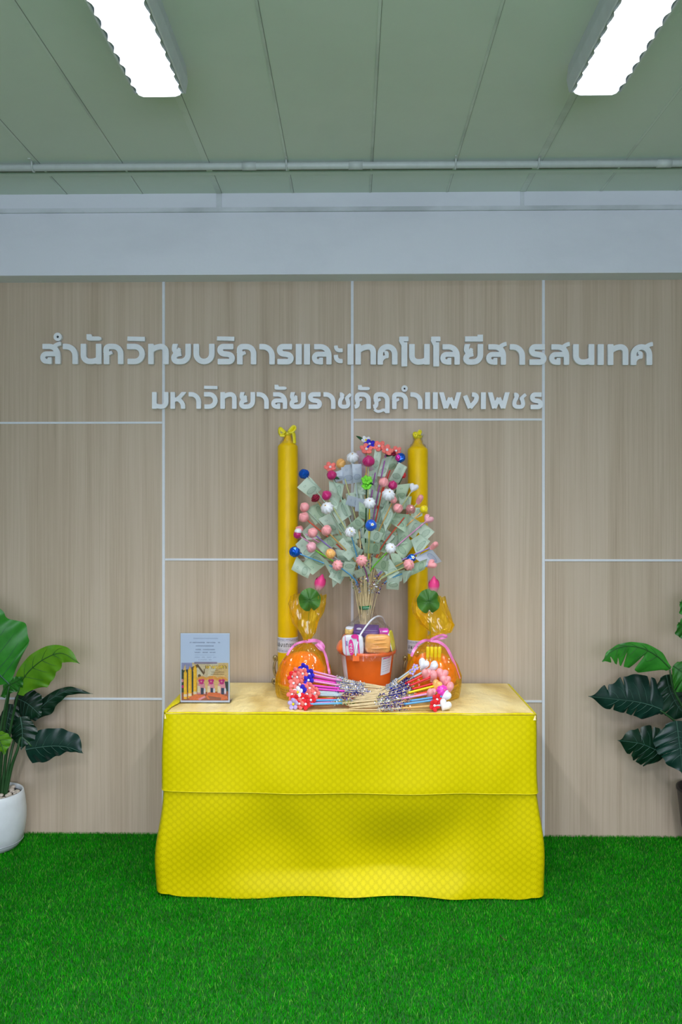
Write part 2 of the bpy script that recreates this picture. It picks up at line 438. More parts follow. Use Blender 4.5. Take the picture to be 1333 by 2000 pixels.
# louvred ceiling lamps
M_HOUSE = mat('lamp_enamel', (0.62, 0.66, 0.70), 0.4, 0.04)
M_LOUVRE = mat('lamp_louvre', (0.85, 0.87, 0.9), 0.3, 0.03)
m, nt, b, out = nodes('tube_glow'); b.inputs['Emission Color'].default_value = (*TUBE, 1); b.inputs['Emission Strength'].default_value = 9.0; M_TUBE = m
def luminaire(lx, y0, label):
    t = thing('ceiling_light', label, 'light', (lx, y0, CEIL), 'louvred ceiling lamps')
    y1 = y0 - LUM_LEN; z = LUM_Z; hw = 0.083
    mb = MB()                                         # channel with sloping sides
    prof = [(-hw - 0.004, z + 0.004), (-hw - 0.012, z + 0.045), (-hw - 0.006, CEIL), (hw + 0.006, CEIL), (hw + 0.012, z + 0.045), (hw + 0.004, z + 0.004)]
    inner = [(hw - 0.002, z + 0.004), (hw - 0.010, z + 0.05), (-hw + 0.010, z + 0.05), (-hw + 0.002, z + 0.004)]
    ring = prof + inner; n = len(ring)
    vs = [(lx + a, y0, c) for a, c in ring] + [(lx + a, y1, c) for a, c in ring]
    mb.add(vs, [(i, (i + 1) % n, n + (i + 1) % n, n + i) for i in range(n)])
    for yy, d in ((y0, 0.004), (y1, -0.004)):
        mb.box((lx - hw - 0.004, min(yy, yy + d), z + 0.008), (lx + hw + 0.004, max(yy, yy + d), CEIL))
    mb.box((lx - 0.02, y0 + 0.004, CEIL - 0.02), (lx + 0.02, y0 + 0.006, CEIL - 0.006))
    mb.build('housing', M_HOUSE, t)
    mb = MB()
    mb.tube([(lx, y0 - 0.03, z + 0.034), (lx, y1 + 0.03, z + 0.034)], 0.0085, 12); mb.build('fluorescent_tube', M_TUBE, t)
    lv = MB()
    ny = 20
    for k in range(ny + 1):                           # cross blades with rounded lower corners
        y = y0 - 0.008 - k * (LUM_LEN - 0.016) / ny
        pts = [(-hw + 0.004, z + 0.02), (-hw + 0.006, z + 0.006), (-hw + 0.014, z - 0.004), (-hw + 0.03, z - 0.010), (hw - 0.03, z - 0.010), (hw - 0.014, z - 0.004), (hw - 0.006, z + 0.006), (hw - 0.004, z + 0.02)]
        vs = [(lx + a, y + 0.0012, c) for a, c in pts] + [(lx + a, y - 0.0012, c) for a, c in pts]
        q = len(pts)
        lv.add(vs, [tuple(range(q)), tuple(range(2 * q - 1, q - 1, -1))] + [(i, (i + 1) % q, q + (i + 1) % q, q + i) for i in range(q)])
        if k < ny:                                    # scalloped side reflectors between the blades
            y2 = y - (LUM_LEN - 0.016) / ny
            for sgn in (-1, 1):
                def fn(u, v, sgn=sgn, y=y, y2=y2):
                    yy = y + (y2 - y) * u
                    return (lx + sgn * (hw - 0.004 - 0.008 * math.sin(PI * u) * (1 - v)), yy, z - 0.002 + 0.004 * math.sin(PI * u) + 0.022 * v)
                lv.grid(fn, 6, 2)
    lv.build('louvre', M_LOUVRE, t)
luminaire(LUM_X[0], LUM_Y0, 'white louvred fluorescent lamp, switched on, left one of the two on the ceiling')
luminaire(LUM_X[1], LUM_Y0 + 0.012, 'white louvred fluorescent lamp, switched on, right one of the two on the ceiling')

# ------------------------------------------------------------------ raised sign letters
def fillet(pts, r, n=7):
    if r <= 0 or len(pts) < 3: return [tuple(p) for p in pts]
    out = [tuple(pts[0])]
    for i in range(1, len(pts) - 1):
        p0, p, p1 = (np.array(q, float) for q in (pts[i - 1], pts[i], pts[i + 1]))
        a, b = p0 - p, p1 - p
        la, lb = np.linalg.norm(a), np.linalg.norm(b)
        k = min(r, la * (0.98 if i == 1 else 0.5), lb * (0.98 if i == len(pts) - 2 else 0.5))
        A, B = p + a / la * k, p + b / lb * k
        for t in np.linspace(0, 1, n):
            c = 0.5523 * (2 / 3) * 1.5
            C1, C2 = A + (p - A) * 0.56, B + (p - B) * 0.56
            out.append(tuple((1 - t) ** 3 * A + 3 * (1 - t) ** 2 * t * C1 + 3 * (1 - t) * t * t * C2 + t ** 3 * B))
    out.append(tuple(pts[-1]))
    return out

S = 0.27     # stroke weight against letter height
# each glyph: strokes (points in the box of the centre lines, corner radius, weight factor, clip to the letter's band)
ARCH = [(-.04, .50), (0, .58), (0, 1), (1, 1), (1, -.3)]
KO = [([(0.02, -.3), (0.02, .56)], 0, 1, 1), (ARCH, .42, 1, 1), ([(-.13, .40), (.05, .55)], 0, .55, 1), ([(.0, .44), (.42, .62)], 0, .6, 1)]
LO = [([(-.02, 1), (1, 1), (1, -.3)], .42, .95, 1), ([(1, .50), (0, .50), (0, 0), (.52, 0)], .33, .9, 1), ([(.46, -.2), (.46, .27)], 0, .7, 1)]
KHO = [([(0, -.3), (0, 1), (1, 1), (1, -.3)], .42, 1, 1), ([(.04, .02), (.25, .33), (.56, .36)], .12, .62, 1), ([(.47, .30), (.47, .64), (.28, .60)], .08, .6, 1)]
TAIL = ([(.70, .92), (.92, 1.17), (1.22, 1.20)], .2, .72, 0)
GL = {
 'sara_aa': [([(-.25, 1), (1, 1), (1, -.3)], .45, 1, 1)],
 'wo': [([(-.25, 1), (1, 1), (1, 0), (-.2, 0)], .52, 1, 1)],
 'no': [([(0, 1.3), (0, 0), (.8, 0), (1.02, .16)], .36, 1, 1), ([(1, 1.3), (1, -.3)], 0, 1, 1)],
 'ko': KO,
 'tho': [([(0, 1.3), (0, -.3)], 0, 1, 1), ([(.0, .72), (.32, 1), (1, 1), (1, -.3)], .40, 1, 1)],
 'yo': [([(.16, 1.3), (.02, .98), (.04, .66), (.46, .56)], .22, .92, 1), ([(.5, .56), (0, .46), (0, 0), (1, 0), (1, 1.3)], .36, 1, 1), ([(.40, .90), (.30, .70)], 0, .6, 1)],
 'bo': [([(0, 1.3), (0, 0), (1, 0), (1, 1.3)], .38, 1, 1)],
 'ro': [([(1.1, 1), (0, 1), (0, .56), (1, .44), (1, 0), (-.2, 0)], .30, 1, 1)],
 'sara_e': [([(.5, 1.3), (.5, -.3)], 0, 1.08, 1)],
 'lo': LO,
 'so': LO + [TAIL],
 'kho': KHO,
 'so_sala': KHO + [TAIL],
 'sara_o': [([(.56, -.3), (.56, 1.30)], 0, 1.06, 0), ([(-.22, 1.52), (1.2, 1.52)], 0, .86, 0), ([(-.05, 1.48), (.5, 1.05)], .1, .7, 0)],
 'sara_a': [([(.0, 1.08), (.06, .76), (1.2, .76)], .15, .70, 0), ([(.0, .46), (.06, .05), (1.2, .05)], .2, .78, 0)],
 'mo': [([(0, 1.3), (0, -.3)], 0, 1, 1), ([(.02, .12), (.25, 0), (1, 0), (1, 1.3)], .38, 1, 1)],
 'ho': [([(0, 1.3), (0, -.3)], 0, 1, 1), ([(.0, .50), (.45, .60), (1.05, 1.25)], .2, .85, 1), ([(.42, .60), (.86, .40), (.9, -.3)], .25, .95, 1)],
 'cho': [([(-.02, 1.0), (.22, 1.0), (.30, .82), (0, .50), (0, 0), (.84, 0), (.86, .45), (.66, .74)], .26, .88, 1), ([(.60, .62), (.84, .84), (1.12, 1.02)], .1, .72, 1)],
 'pho_sampao': [([(.06, .56), (.06, .05), (-.22, .0)], .12, .9, 1)] + KO[1:],
 'to_patak': [([(.06, .56), (.06, .05), (-.22, .0)], .12, .9, 1)] + KO[1:3] + [KO[3], ([(1, .1), (1, -.52)], 0, 1, 2), ([(-.12, -.20), (.12, -.40), (.48, -.34), (.66, -.22), (.9, -.38)], .1, .62, 0)],
 'pho': [([(-.04, 1.3), (.24, -.12)], 0, 1, 1), ([(.24, -.1), (.5, .74)], 0, .92, 1), ([(.5, .74), (.76, -.1)], 0, .92, 1), ([(.76, -.12), (1.04, 1.3)], 0, 1, 1)],
 'ngo': [([(-.06, .92), (.40, -.1)], 0, 1, 1), ([(.40, -.06), (1, .55), (1, .98), (.58, 1)], .34, 1, 1)],
}

def sd_strokes(strokes, X, Z, sx, sz, ox, oz, s):
    F = np.full(X.shape, -9.0)
    for pts, r, wf, clip in strokes:
        q = fillet([(ox + p[0] * sx, oz + p[1] * sz) for p in pts], r)
        w = s * wf / 2
        f = np.full(X.shape, -9.0)
        for a, b in zip(q[:-1], q[1:]):
            a, b = np.array(a), np.array(b); d = b - a; l2 = d @ d
            if l2 < 1e-9: continue
            t = np.clip(((X - a[0]) * d[0] + (Z - a[1]) * d[1]) / l2, 0, 1)
            f = np.maximum(f, w - np.hypot(X - a[0] - t * d[0], Z - a[1] - t * d[1]))
        for e, e2 in ((q[0], q[1]), (q[-1], q[-2])):         # square-cut ends
            e, e2 = np.array(e), np.array(e2); d = (e2 - e) / max(1e-9, np.linalg.norm(e2 - e))
            near = np.hypot(X - e[0], Z - e[1]) < w * 1.3
            c = (X - e[0]) * d[0] + (Z - e[1]) * d[1]
            f = np.where(near & (c < w), np.minimum(f, c), f)
        if clip == 1: f = np.minimum(f, np.minimum(Z, 1 - Z))
        if clip == 2: f = np.minimum(f, np.minimum(Z + .36, 1 - Z))
        F = np.maximum(F, f)
    return F

CASES = {}
def cells(F, xs, zs, merge=False):
    """Marching squares: (points, faces, rim) of the region F > 0 with shared points."""
    nz, nx = F.shape; B = F > 0
    pts, idx = [], {}
    def vid(key):
        if key in idx: return idx[key]
        k, i, j = key
        if k == 'c': p = (xs[i], zs[j])
        elif k == 'h': a, b = F[j, i], F[j, i + 1]; p = (xs[i] + (xs[i + 1] - xs[i]) * a / (a - b), zs[j])
        else: a, b = F[j, i], F[j + 1, i]; p = (xs[i], zs[j] + (zs[j + 1] - zs[j]) * a / (a - b))
        idx[key] = len(pts); pts.append(p); return idx[key]
    faces, rim = [], []
    for j in range(nz - 1):
        for i in range(nx - 1):
            b4 = (B[j, i], B[j, i + 1], B[j + 1, i + 1], B[j + 1, i])
            if not any(b4): continue
            corner = (('c', i, j), ('c', i + 1, j), ('c', i + 1, j + 1), ('c', i, j + 1))
            edge = (('h', i, j), ('v', i + 1, j), ('h', i, j + 1), ('v', i, j))
            f, flag = [], []
            for k in range(4):
                if b4[k]: f.append(vid(corner[k])); flag.append(0)
                if b4[k] != b4[(k + 1) % 4]: f.append(vid(edge[k])); flag.append(1 if b4[k] else 2)
            faces.append(tuple(f))
            for k in range(len(f)):
                if flag[k] == 1 and flag[(k + 1) % len(f)] == 2: rim.append((f[k], f[(k + 1) % len(f)]))
    return pts, faces, rim

_gc = {}
def glyph_cells(kind, aspect, s=S, res=32):
    key = (kind, round(aspect, 2), s, res)
    if key in _gc: return _gc[key]
    xs = np.linspace(-.35, aspect + .35, int((aspect + .7) * res)); zs = np.linspace(-.55, 1.75, int(2.3 * res))
    X, Z = np.meshgrid(xs, zs)
    F = sd_strokes(GL[kind], X, Z, aspect - s, 1 - s, s / 2, s / 2, s)
    F = np.where(np.abs(F) < 1e-6, 1e-6, F)
    _gc[key] = cells(F, xs, zs)
    return _gc[key]

M_LETTER = mat('letter_acrylic', (0.87, 0.89, 0.93), 0.35, 0.03)
M_LETTER_HOLE = mat('letter_hole', (0.02, 0.02, 0.025), 0.6)
LET_Y0, LET_Y1 = -0.004, -0.022
ROM = {'sara_aa': 'sara aa', 'sara_e': 'sara e', 'sara_o': 'sara o', 'sara_a': 'sara a', 'so_sala': 'so sala', 'pho_sampao': 'pho sampao', 'to_patak': 'to patak'}

def sign_line(letters, marks, base, top, where, group):
    scale_at = lambda px, py: P(px, py, LET_Y1)
    names = [ROM.get(k, k) for k, a, b in letters]
    labels = set()
    for i, (k, x0, x1) in enumerate(letters):
        bl = base[0] + (base[1] - base[0]) * ((x0 + x1) / 2 - 80) / 1200; tp = top[0] + (top[1] - top[0]) * ((x0 + x1) / 2 - 80) / 1200
        a, b, c = scale_at(x0, bl), scale_at(x1, bl), scale_at(x0, tp)
        h = c.z - a.z; asp = (b.x - a.x) / h
        mb = MB(); gp, gf, gr = glyph_cells(k, asp); ng = len(gp)
        mb.add([(a.x + p[0] * h, LET_Y1, a.z + p[1] * h) for p in gp], gf)
        mb.add([], [])
        base_ = len(mb.v); mb.v.extend([(a.x + p[0] * h, LET_Y0, a.z + p[1] * h) for p in gp])
        for e0, e1 in gr: mb.f.append([e0, e0 + base_, e1 + base_, e1]); mb.m.append(0); mb.smooth.append(False)
        used = sorted({q for f_ in mb.f for q in f_}); remap = {q: n_ for n_, q in enumerate(used)}
        mb.v = [mb.v[q] for q in used]; mb.f = [[remap[q] for q in f_] for f_ in mb.f]
        o = mb.build('sign_letter', M_LETTER)
        if i == 0: side = 'at the left end, before ' + names[1]
        elif i == len(letters) - 1: side = 'at the right end, after ' + names[i - 1]
        else: side = 'between %s and %s' % (names[i - 1], names[i + 1])
        lab = 'grey letter %s on the %s sign line, %s' % (names[i], where, side)
        assert lab not in labels, lab
        labels.add(lab); tag(o, lab, 'letter', group)
    for kind, x0, x1, y0, y1, desc in marks:
        a, b = scale_at(x0, y1), scale_at(x1, y0); mb = MB()
        w, h = b.x - a.x, b.z - a.z
        T = lambda u, v: (a.x + u * w, a.z + v * h)
        if kind == 'bar': lp = [[(0, .12), (1, 0), (1, .92), (.02, 1)]]
        elif kind == 'nub': lp = [[(0, 0), (1, 0), (1, 1), (.70, 1), (.70, .76), (0, .76)]]
        elif kind == 'hook': lp = [fillet([(.0, 1), (.0, 0), (1, 0), (1, .64), (.36, .64), (.34, .8), (.34, 1), (0, 1)], .25)[:-1]]
        else: lp = [[(.5 + .5 * math.cos(t), .5 + .5 * math.sin(t)) for t in np.linspace(0, 2 * PI, 28, endpoint=False)],
                    [(.5 + .15 * math.cos(t), .5 + .15 * math.sin(t)) for t in np.linspace(0, -2 * PI, 14, endpoint=False)]]
        mb.poly([[T(*p) for p in q] for q in lp], LET_Y0, LET_Y1)
        o = mb.build('vowel_mark', M_LETTER)
        if kind == 'ring':
            hb = MB(); c = (a.x + w / 2, LET_Y0 - 0.006, a.z + h / 2)
            hb.lathe([(w * .16, 0), (w * .16, 0.002)], Matrix.Translation(c) @ Matrix.Rotation(PI / 2, 4, 'X'), 14)
            hb.build('hole', M_LETTER_HOLE, o); _org[o.name] = Vector()
        tag(o, 'grey %s on the %s sign line' % (desc, where), 'vowel mark', 'vowel marks of the sign lines')

sign_line([('so', 78, 118), ('sara_aa', 122, 152), ('no', 157.5, 198), ('ko', 202, 241), ('wo', 248.5, 283), ('tho', 289.5, 329.5), ('yo', 334.5, 373), ('bo', 378, 419.3), ('ro', 424.6, 459),
           ('ko', 462.8, 500.9), ('sara_aa', 506.3, 537), ('ro', 541, 574), ('sara_e', 577.9, 589.8), ('sara_e', 594, 606), ('lo', 609, 648.3), ('sara_a', 651, 673), ('sara_e', 679, 691), ('tho', 694.6, 734.7),
           ('kho', 737.8, 777), ('sara_o', 777.7, 801.5), ('no', 799.7, 840), ('sara_o', 840, 864), ('lo', 860, 899), ('yo', 905.5, 944.5), ('so', 949.7, 989.5), ('sara_aa', 996, 1026.4), ('ro', 1034, 1068.3),
           ('so', 1073, 1113), ('no', 1120.4, 1161.7), ('sara_e', 1167.6, 1181), ('tho', 1188, 1228.4), ('so_sala', 1233, 1275)],
          [('ring', 104.5, 120.5, 649.5, 666, 'ring mark above letter so'), ('hook', 169, 198, 652.5, 665.2, 'hooked mark above letter no'), ('bar', 248.5, 283, 657, 666.6, 'bar mark above letter wo'),
           ('bar', 423.7, 458, 656.8, 665.8, 'bar mark above letter ro'), ('nub', 909, 944, 653.5, 667, 'bar mark with raised end above letter yo')],
          (711.0, 712.9), (671.2, 672.2), 'upper', 'letters of the upper sign line')
sign_line([('mo', 297, 329), ('ho', 333, 364.6), ('sara_aa', 368, 392.5), ('wo', 398.5, 425), ('tho', 430.6, 462.4), ('yo', 467.3, 498.5), ('sara_aa', 500.9, 525.2), ('lo', 529.7, 561.3), ('yo', 565.8, 597.4),
           ('ro', 602.3, 629.2), ('sara_aa', 631.5, 655.7), ('cho', 660, 688), ('pho_sampao', 693.5, 725), ('to_patak', 730, 761.5), ('ko', 766, 797.5), ('sara_aa', 801.5, 826), ('sara_e', 830.8, 840.7),
           ('sara_e', 846, 856), ('pho', 859, 901), ('ngo', 905.8, 936), ('sara_e', 940, 950), ('pho', 954.3, 995.6), ('cho', 1001, 1030), ('ro', 1036, 1061.5)],
          [('bar', 398.5, 425, 753.2, 760.2, 'bar mark above letter wo'), ('hook', 536.5, 560, 751.3, 761.2, 'hooked mark above letter lo'), ('hook', 699.6, 722.8, 752, 762, 'hooked mark above letter pho sampao'),
           ('ring', 784.5, 797, 752.4, 765.4, 'ring mark above letter ko')],
          (798.2, 799.4), (765.3, 766.5), 'lower', 'letters of the lower sign line')

# ------------------------------------------------------------------ table and its cloths
TOP = 0.750
TX0, TX1, TY0, TY1 = -0.768, 0.737, -0.636, -0.036
M_TABLE = mat('table_laminate', (0.45, 0.42, 0.38), 0.5)
M_STEEL = mat('table_steel', (0.5, 0.5, 0.5), 0.3, 0.05, metal=0.9)
t = thing('folding_table', 'long table under the yellow lace and gold satin cloths', 'table', (0, (TY0 + TY1) / 2, 0))
mb = MB(); mb.box((TX0 + 0.006, TY0 + 0.006, TOP - 0.03), (TX1 - 0.006, TY1, TOP - 0.005)); mb.build('tabletop', M_TABLE, t)
for x in (TX0 + 0.08, TX1 - 0.08):
    for y in (TY0 + 0.08, TY1 - 0.08):
        mb = MB(); mb.tube([(x, y, 0), (x, y, TOP - 0.03)], 0.014, 10); mb.build('leg', M_STEEL, t)

def satin_mat():
    m, nt, b, out = nodes('gold_satin')
    w = noise(nt, mapped(nt, (2.6, 0.7, 1), rot=(0, 0, 0.25)), 3.0, 2, 0.45)
    r = ramp(nt, w.outputs['Fac'], [(0.3, (0.70, 0.49, 0.14)), (0.5, (0.90, 0.71, 0.30)), (0.75, (0.96, 0.81, 0.42))])
    L(nt, r.outputs['Color'], b.inputs['Base Color'])
    b.inputs['Roughness'].default_value = 0.36; b.inputs['Specular IOR Level'].default_value = 0.4
    st = noise(nt, mapped(nt, (4, 2.0, 1), rot=(0, 0, 0.3)), 5.0, 3, 0.5); bump(nt, st.outputs['Fac'], b, 0.45, 0.03)
    return m
M_SATIN = satin_mat()
def cloth_h(x, y):
    return 0.0035 * (math.sin(x * 9 + 3 * y) * math.sin(y * 21 + 2 * x) + 0.7 * math.sin(x * 26 - y * 15)) * min(1, (y - TY0) * 12, (TY1 + .002 - y) * 12, (x - TX0) * 15, (TX1 - x) * 15)
mb = MB()
def top(u, v):
    x = TX0 + (TX1 - TX0) * u; y = TY0 + (TY1 - TY0) * v
    return (x, y, TOP - 0.002 + max(-0.001, cloth_h(x, y) * 0.6))
mb.grid(top, 110, 44)
def hang(side):
    def fn(u, v):
        if side in (-1, 1):
            x = TX0 if side < 0 else TX1
            return (x + side * (0.002 + 0.004 * v), TY0 + (TY1 - TY0) * u, TOP - 0.002 - 0.018 * v)
        y = TY0 if side == 0 else TY1
        sg = -1 if side == 0 else 1
        return (TX0 + (TX1 - TX0) * u, y + sg * (0.002 + 0.003 * v), TOP - 0.002 - 0.018 * v)
    return fn
for s_ in (-1, 1, 0): mb.grid(hang(s_), 40, 6)
o = mb.build('satin_tablecloth', M_SATIN)
tag(o, 'shiny pale gold satin cloth covering the table top', 'tablecloth')

def lace_mat(name, alpha_lo, sheer):
    m, nt, b, out = nodes(name)
    g = nt.nodes.new('ShaderNodeUVMap')
    sp = nt.nodes.new('ShaderNodeSeparateXYZ'); L(nt, g.outputs['UV'], sp.inputs[0])
    # hexagonal lattice of small flowers: distance and angle to the nearest of two staggered grids (uv is in metres)
    px_, pz_ = 0.034, 0.0295
    def cell(ox, oz):
        u = mathn(nt, 'ADD', mathn(nt, 'DIVIDE', sp.outputs[0], px_), ox); v = mathn(nt, 'ADD', mathn(nt, 'DIVIDE', sp.outputs[1], pz_), oz)
        fu = mathn(nt, 'MULTIPLY', mathn(nt, 'SUBTRACT', mathn(nt, 'FRACT', u), 0.5), px_); fv = mathn(nt, 'MULTIPLY', mathn(nt, 'SUBTRACT', mathn(nt, 'FRACT', v), 0.5), pz_)
        d = mathn(nt, 'SQRT', mathn(nt, 'ADD', mathn(nt, 'MULTIPLY', fu, fu), mathn(nt, 'MULTIPLY', fv, fv)))
        return d, mathn(nt, 'ARCTAN2', fv, fu)
    d1, a1 = cell(0, 0); d2, a2 = cell(0.5, 0.5)
    pick = mathn(nt, 'LESS_THAN', d1, d2)
    d = mathn(nt, 'MINIMUM', d1, d2)
    a = mathn(nt, 'ADD', mathn(nt, 'MULTIPLY', a1, pick), mathn(nt, 'MULTIPLY', a2, mathn(nt, 'SUBTRACT', 1.0, pick)))
    petal = mathn(nt, 'ADD', 0.0082, mathn(nt, 'MULTIPLY', mathn(nt, 'COSINE', mathn(nt, 'MULTIPLY', a, 7.0)), 0.0018))
    flower = mathn(nt, 'SMOOTH_MIN', 1.0, mathn(nt, 'MAXIMUM', 0.0, mathn(nt, 'MULTIPLY', mathn(nt, 'SUBTRACT', petal, d), 500.0)), 0.1)
    hole = mathn(nt, 'GREATER_THAN', mathn(nt, 'SINE', mathn(nt, 'MULTIPLY', a, 12.0)), 0.1)
    ringm = mathn(nt, 'MULTIPLY', mathn(nt, 'GREATER_THAN', d, 0.0100), mathn(nt, 'LESS_THAN', d, 0.0150))
    holes = mathn(nt, 'MULTIPLY', hole, ringm)
    r = ramp(nt, flower, [(0.0, (0.66, 0.545, 0.0)), (1.0, (0.715, 0.60, 0.001))])
    nz = noise(nt, None, 900, 2); L(nt, g.outputs['UV'], nz.inputs['Vector'])
    mx = nt.nodes.new('ShaderNodeMix'); mx.data_type = 'RGBA'; mx.blend_type = 'MULTIPLY'; mx.inputs['Factor'].default_value = 0.25
    L(nt, r.outputs['Color'], mx.inputs['A']); L(nt, nz.outputs['Color'], mx.inputs['B'])
    L(nt, r.outputs['Color'], b.inputs['Base Color'])
    b.inputs['Roughness'].default_value = 0.42; b.inputs['Specular IOR Level'].default_value = 0.12
    al = mathn(nt, 'SUBTRACT', 1.0 - sheer, mathn(nt, 'MULTIPLY', holes, alpha_lo)); L(nt, al, b.inputs['Alpha'])
    bump(nt, flower, b, 0.07, 0.001)
    return m
M_LACE = lace_mat('yellow_lace', 0.15, 0.05)
M_LACE2 = lace_mat('yellow_lace_flounce', 0.06, 0.02)
M_HEM = mat('lace_hem', (0.74, 0.64, 0.004), 0.45, 0.05)

COR = 0.03
def outline(s_, out=0.0):
    """Point on the cloth's path left-back -> left-front -> right-front -> right-back, s_ in metres."""
    x0, x1, y0, y1 = TX0 - out, TX1 + out, TY0 - out, TY1 + 0.002
    d = y1 - y0; w = x1 - x0
    if s_ < d: return Vector((x0, y1 - s_, 0)), Vector((-1, 0, 0))
    if s_ < d + w: return Vector((x0 + s_ - d, y0, 0)), Vector((0, -1, 0))
    return Vector((x1, y0 + (s_ - d - w), 0)), Vector((1, 0, 0))
LD = TY1 + 0.002 - TY0; LW = TX1 - TX0; LT = LW + 2 * LD
def lace_pt(s_, z, extra=0.0):
    f = max(0.0, 1 - z / TOP)                             # 0 at the table edge, 1 at the floor
    p, n = outline(s_)
    # soften the corners
    for c, sx in ((LD, -1), (LD + LW, 1)):
        k = abs(s_ - c)
        if k < COR:
            n = (Vector((sx, 0, 0)) * (0.5 + 0.5 * (k / COR) * (1 if (s_ < c) == (sx < 0) else -1)) + Vector((0, -1, 0)) * (0.5 + 0.5 * (k / COR) * (-1 if (s_ < c) == (sx < 0) else 1))).normalized()
            p = p - n * 0.010 * (1 - k / COR)
    u = s_ - LD
    fold = 0.016 * math.sin(u * 7.3 + f * 2.4) + 0.010 * math.sin(u * 15.1 - 4.5 * f + 1) + 0.010 * math.sin((u * 0.8 + f) * 11.0)
    fold += 0.016 * math.exp(-((u - 0.28 - 0.5 * f) / 0.10) ** 2) + 0.018 * math.exp(-((u - 1.42 + 0.25 * f) / 0.07) ** 2) - 0.012 * math.exp(-((u - 0.75 + 0.42 * (f - .5)) / 0.16) ** 2)
    off = 0.006 + extra + 0.012 * f + 0.75 * fold * f ** 0.8 * (1 - 0.2 * f)
    sm = lambda a, b_, x: (lambda q: q * q * (3 - 2 * q))(min(1, max(0, (x - a) / (b_ - a))))
    if 0 <= u <= LW:                                       # the skirt sags inwards between the corners and kicks out again at the hem
        off -= 0.075 * sm(0.38, 0.80, f) * (1 - 0.8 * sm(0.84, 1.0, f)) * math.exp(-((u - 0.86 - 0.25 * (0.75 - f)) / (0.50 - 0.12 * f)) ** 2)
    sideflare = 0.010 * f + 0.012 * math.exp(-((f - 0.80) / 0.2) ** 2)
    if abs(n.x) > 0.3: off += sideflare * abs(n.x)
    return p + n * (max(off, 0.003 + extra) if f < 0.12 else off)
def uvgrid(mb, fn, nu, nv, w, h0, h1, mi=0):
    mb.grid(fn, nu, nv, mi)
    k = (nu) * (nv); start = len(mb.f) - k
    for i in range(start, len(mb.f)): mb.uv[i] = [(a * w, h0 + (h1 - h0) * b_) for a, b_ in mb.uv[i]]

root = thing('lace_tablecloth', 'bright yellow lace cloth hanging down the front and sides of the table', 'tablecloth', (0, TY0, 0))
mb = MB()
def lower(u, v):
    s_ = u * LT; z = TOP * (1 - v) - 0.0
    hem = 0.006 + 0.010 * (0.5 + 0.5 * math.sin(s_ * 5.2)) * (1 if 0.2 < u < 0.8 else 0.4)
    hem += 0.014 * (math.exp(-((s_ - LD) / 0.05) ** 2) + math.exp(-((s_ - LD - LW) / 0.05) ** 2))
    z = hem + (TOP - 0.004 - hem) * (1 - v)
    p = lace_pt(s_, z); return (p.x, p.y, z)
uvgrid(mb, lower, 260, 60, LT, TOP, 0)
mb.build('lace_layer', M_LACE, root)
mb = MB()
HEM_Z = lambda s_: 0.437 + 0.006 * math.sin((s_ - LD) * 4.2 + 1.9) - 0.018 * max(0, (s_ - LD - 0.95)) - 0.010 * max(0, 0.25 - (s_ - LD))
def upper(u, v):
    s_ = u * LT
    tz = TOP + 0.001 - 0.006 * min(1, max(0, (s_ - LD - LW + .02) / .05))
    z = HEM_Z(s_) + (tz - HEM_Z(s_)) * (1 - v)
    p = lace_pt(s_, z, 0.005 + 0.002 * v); return (p.x, p.y, z)
uvgrid(mb, upper, 260, 32, LT, TOP, 0.437)
def lip(u, v):                                             # turned in over the table edge
    s_ = u * LT; p, n = outline(s_)
    q = lace_pt(s_, TOP, 0.005); k_ = 1.0 if s_ < LD + LW - 0.02 else max(0.0, 1 - (s_ - LD - LW + 0.02) / 0.05)
    inn = p - n * k_ * (0.014 + 0.009 * math.sin(s_ * 6 + 0.5) + 0.005 * math.sin(s_ * 19) + 0.003 * math.sin(s_ * 47))
    x, y = q.x + (inn.x - q.x) * v, q.y + (inn.y - q.y) * v
    return (x, y, TOP - 0.004 * (1 - k_) + k_ * (0.0035 + 0.004 * math.sin(PI * min(1, v * 1.2))))
uvgrid(mb, lip, 260, 5, LT, TOP, TOP + 0.02)
mb.build('lace_flounce', M_LACE2, root)
mb = MB()
pts = []
for i in range(221):
    s_ = LT * i / 220; z = HEM_Z(s_); p = lace_pt(s_, z, 0.0072); pts.append((p.x, p.y, z))
mb.tube(pts, 0.0010, 5); mb.build('flounce_hem', M_HEM, root)

# ------------------------------------------------------------------ tall candles on scroll stands
M_WAX = mat('yellow_wax', (0.84, 0.52, 0.0), 0.38, 0.05, 6, coat=0.06, spec=0.25)
M_BOW = mat('yellow_bow', (0.83, 0.70, 0.01), 0.32, 0.08, 40)
M_BAND = mat('candle_band', (0.70, 0.68, 0.72), 0.6, 0.06)
M_BANDEDGE = mat('candle_band_pattern', (0.48, 0.47, 0.55), 0.6, 0.4, 220)
M_INK = mat('label_ink', (0.16, 0.15, 0.15), 0.6)
M_BRONZE = mat('dull_bronze', (0.33, 0.26, 0.13), 0.38, 0.3, 60, metal=0.7)
M_CLEAR = film('clear_film', (0.985, 0.985, 0.985), 0.015, 0.06, 60)

def mini_letters(mb, kinds, place, size, aspect=0.75, gap=0.18, mi=0, thick=0.0006):
    """A row of small letters; place(u, v) gives the point on the surface for u along, v up, in metres."""
    u = 0
    tot = len(kinds) * size * (aspect + gap)
    for k in kinds:
        asp = 0.34 if k == 'sara_e' else aspect
        gp, gf, gr = glyph_cells(k, asp, 0.2, 14)
        mb.add([place(-tot / 2 + u + p[0] * size, p[1] * size) for p in gp], gf, mi)
        u += size * (asp + gap)

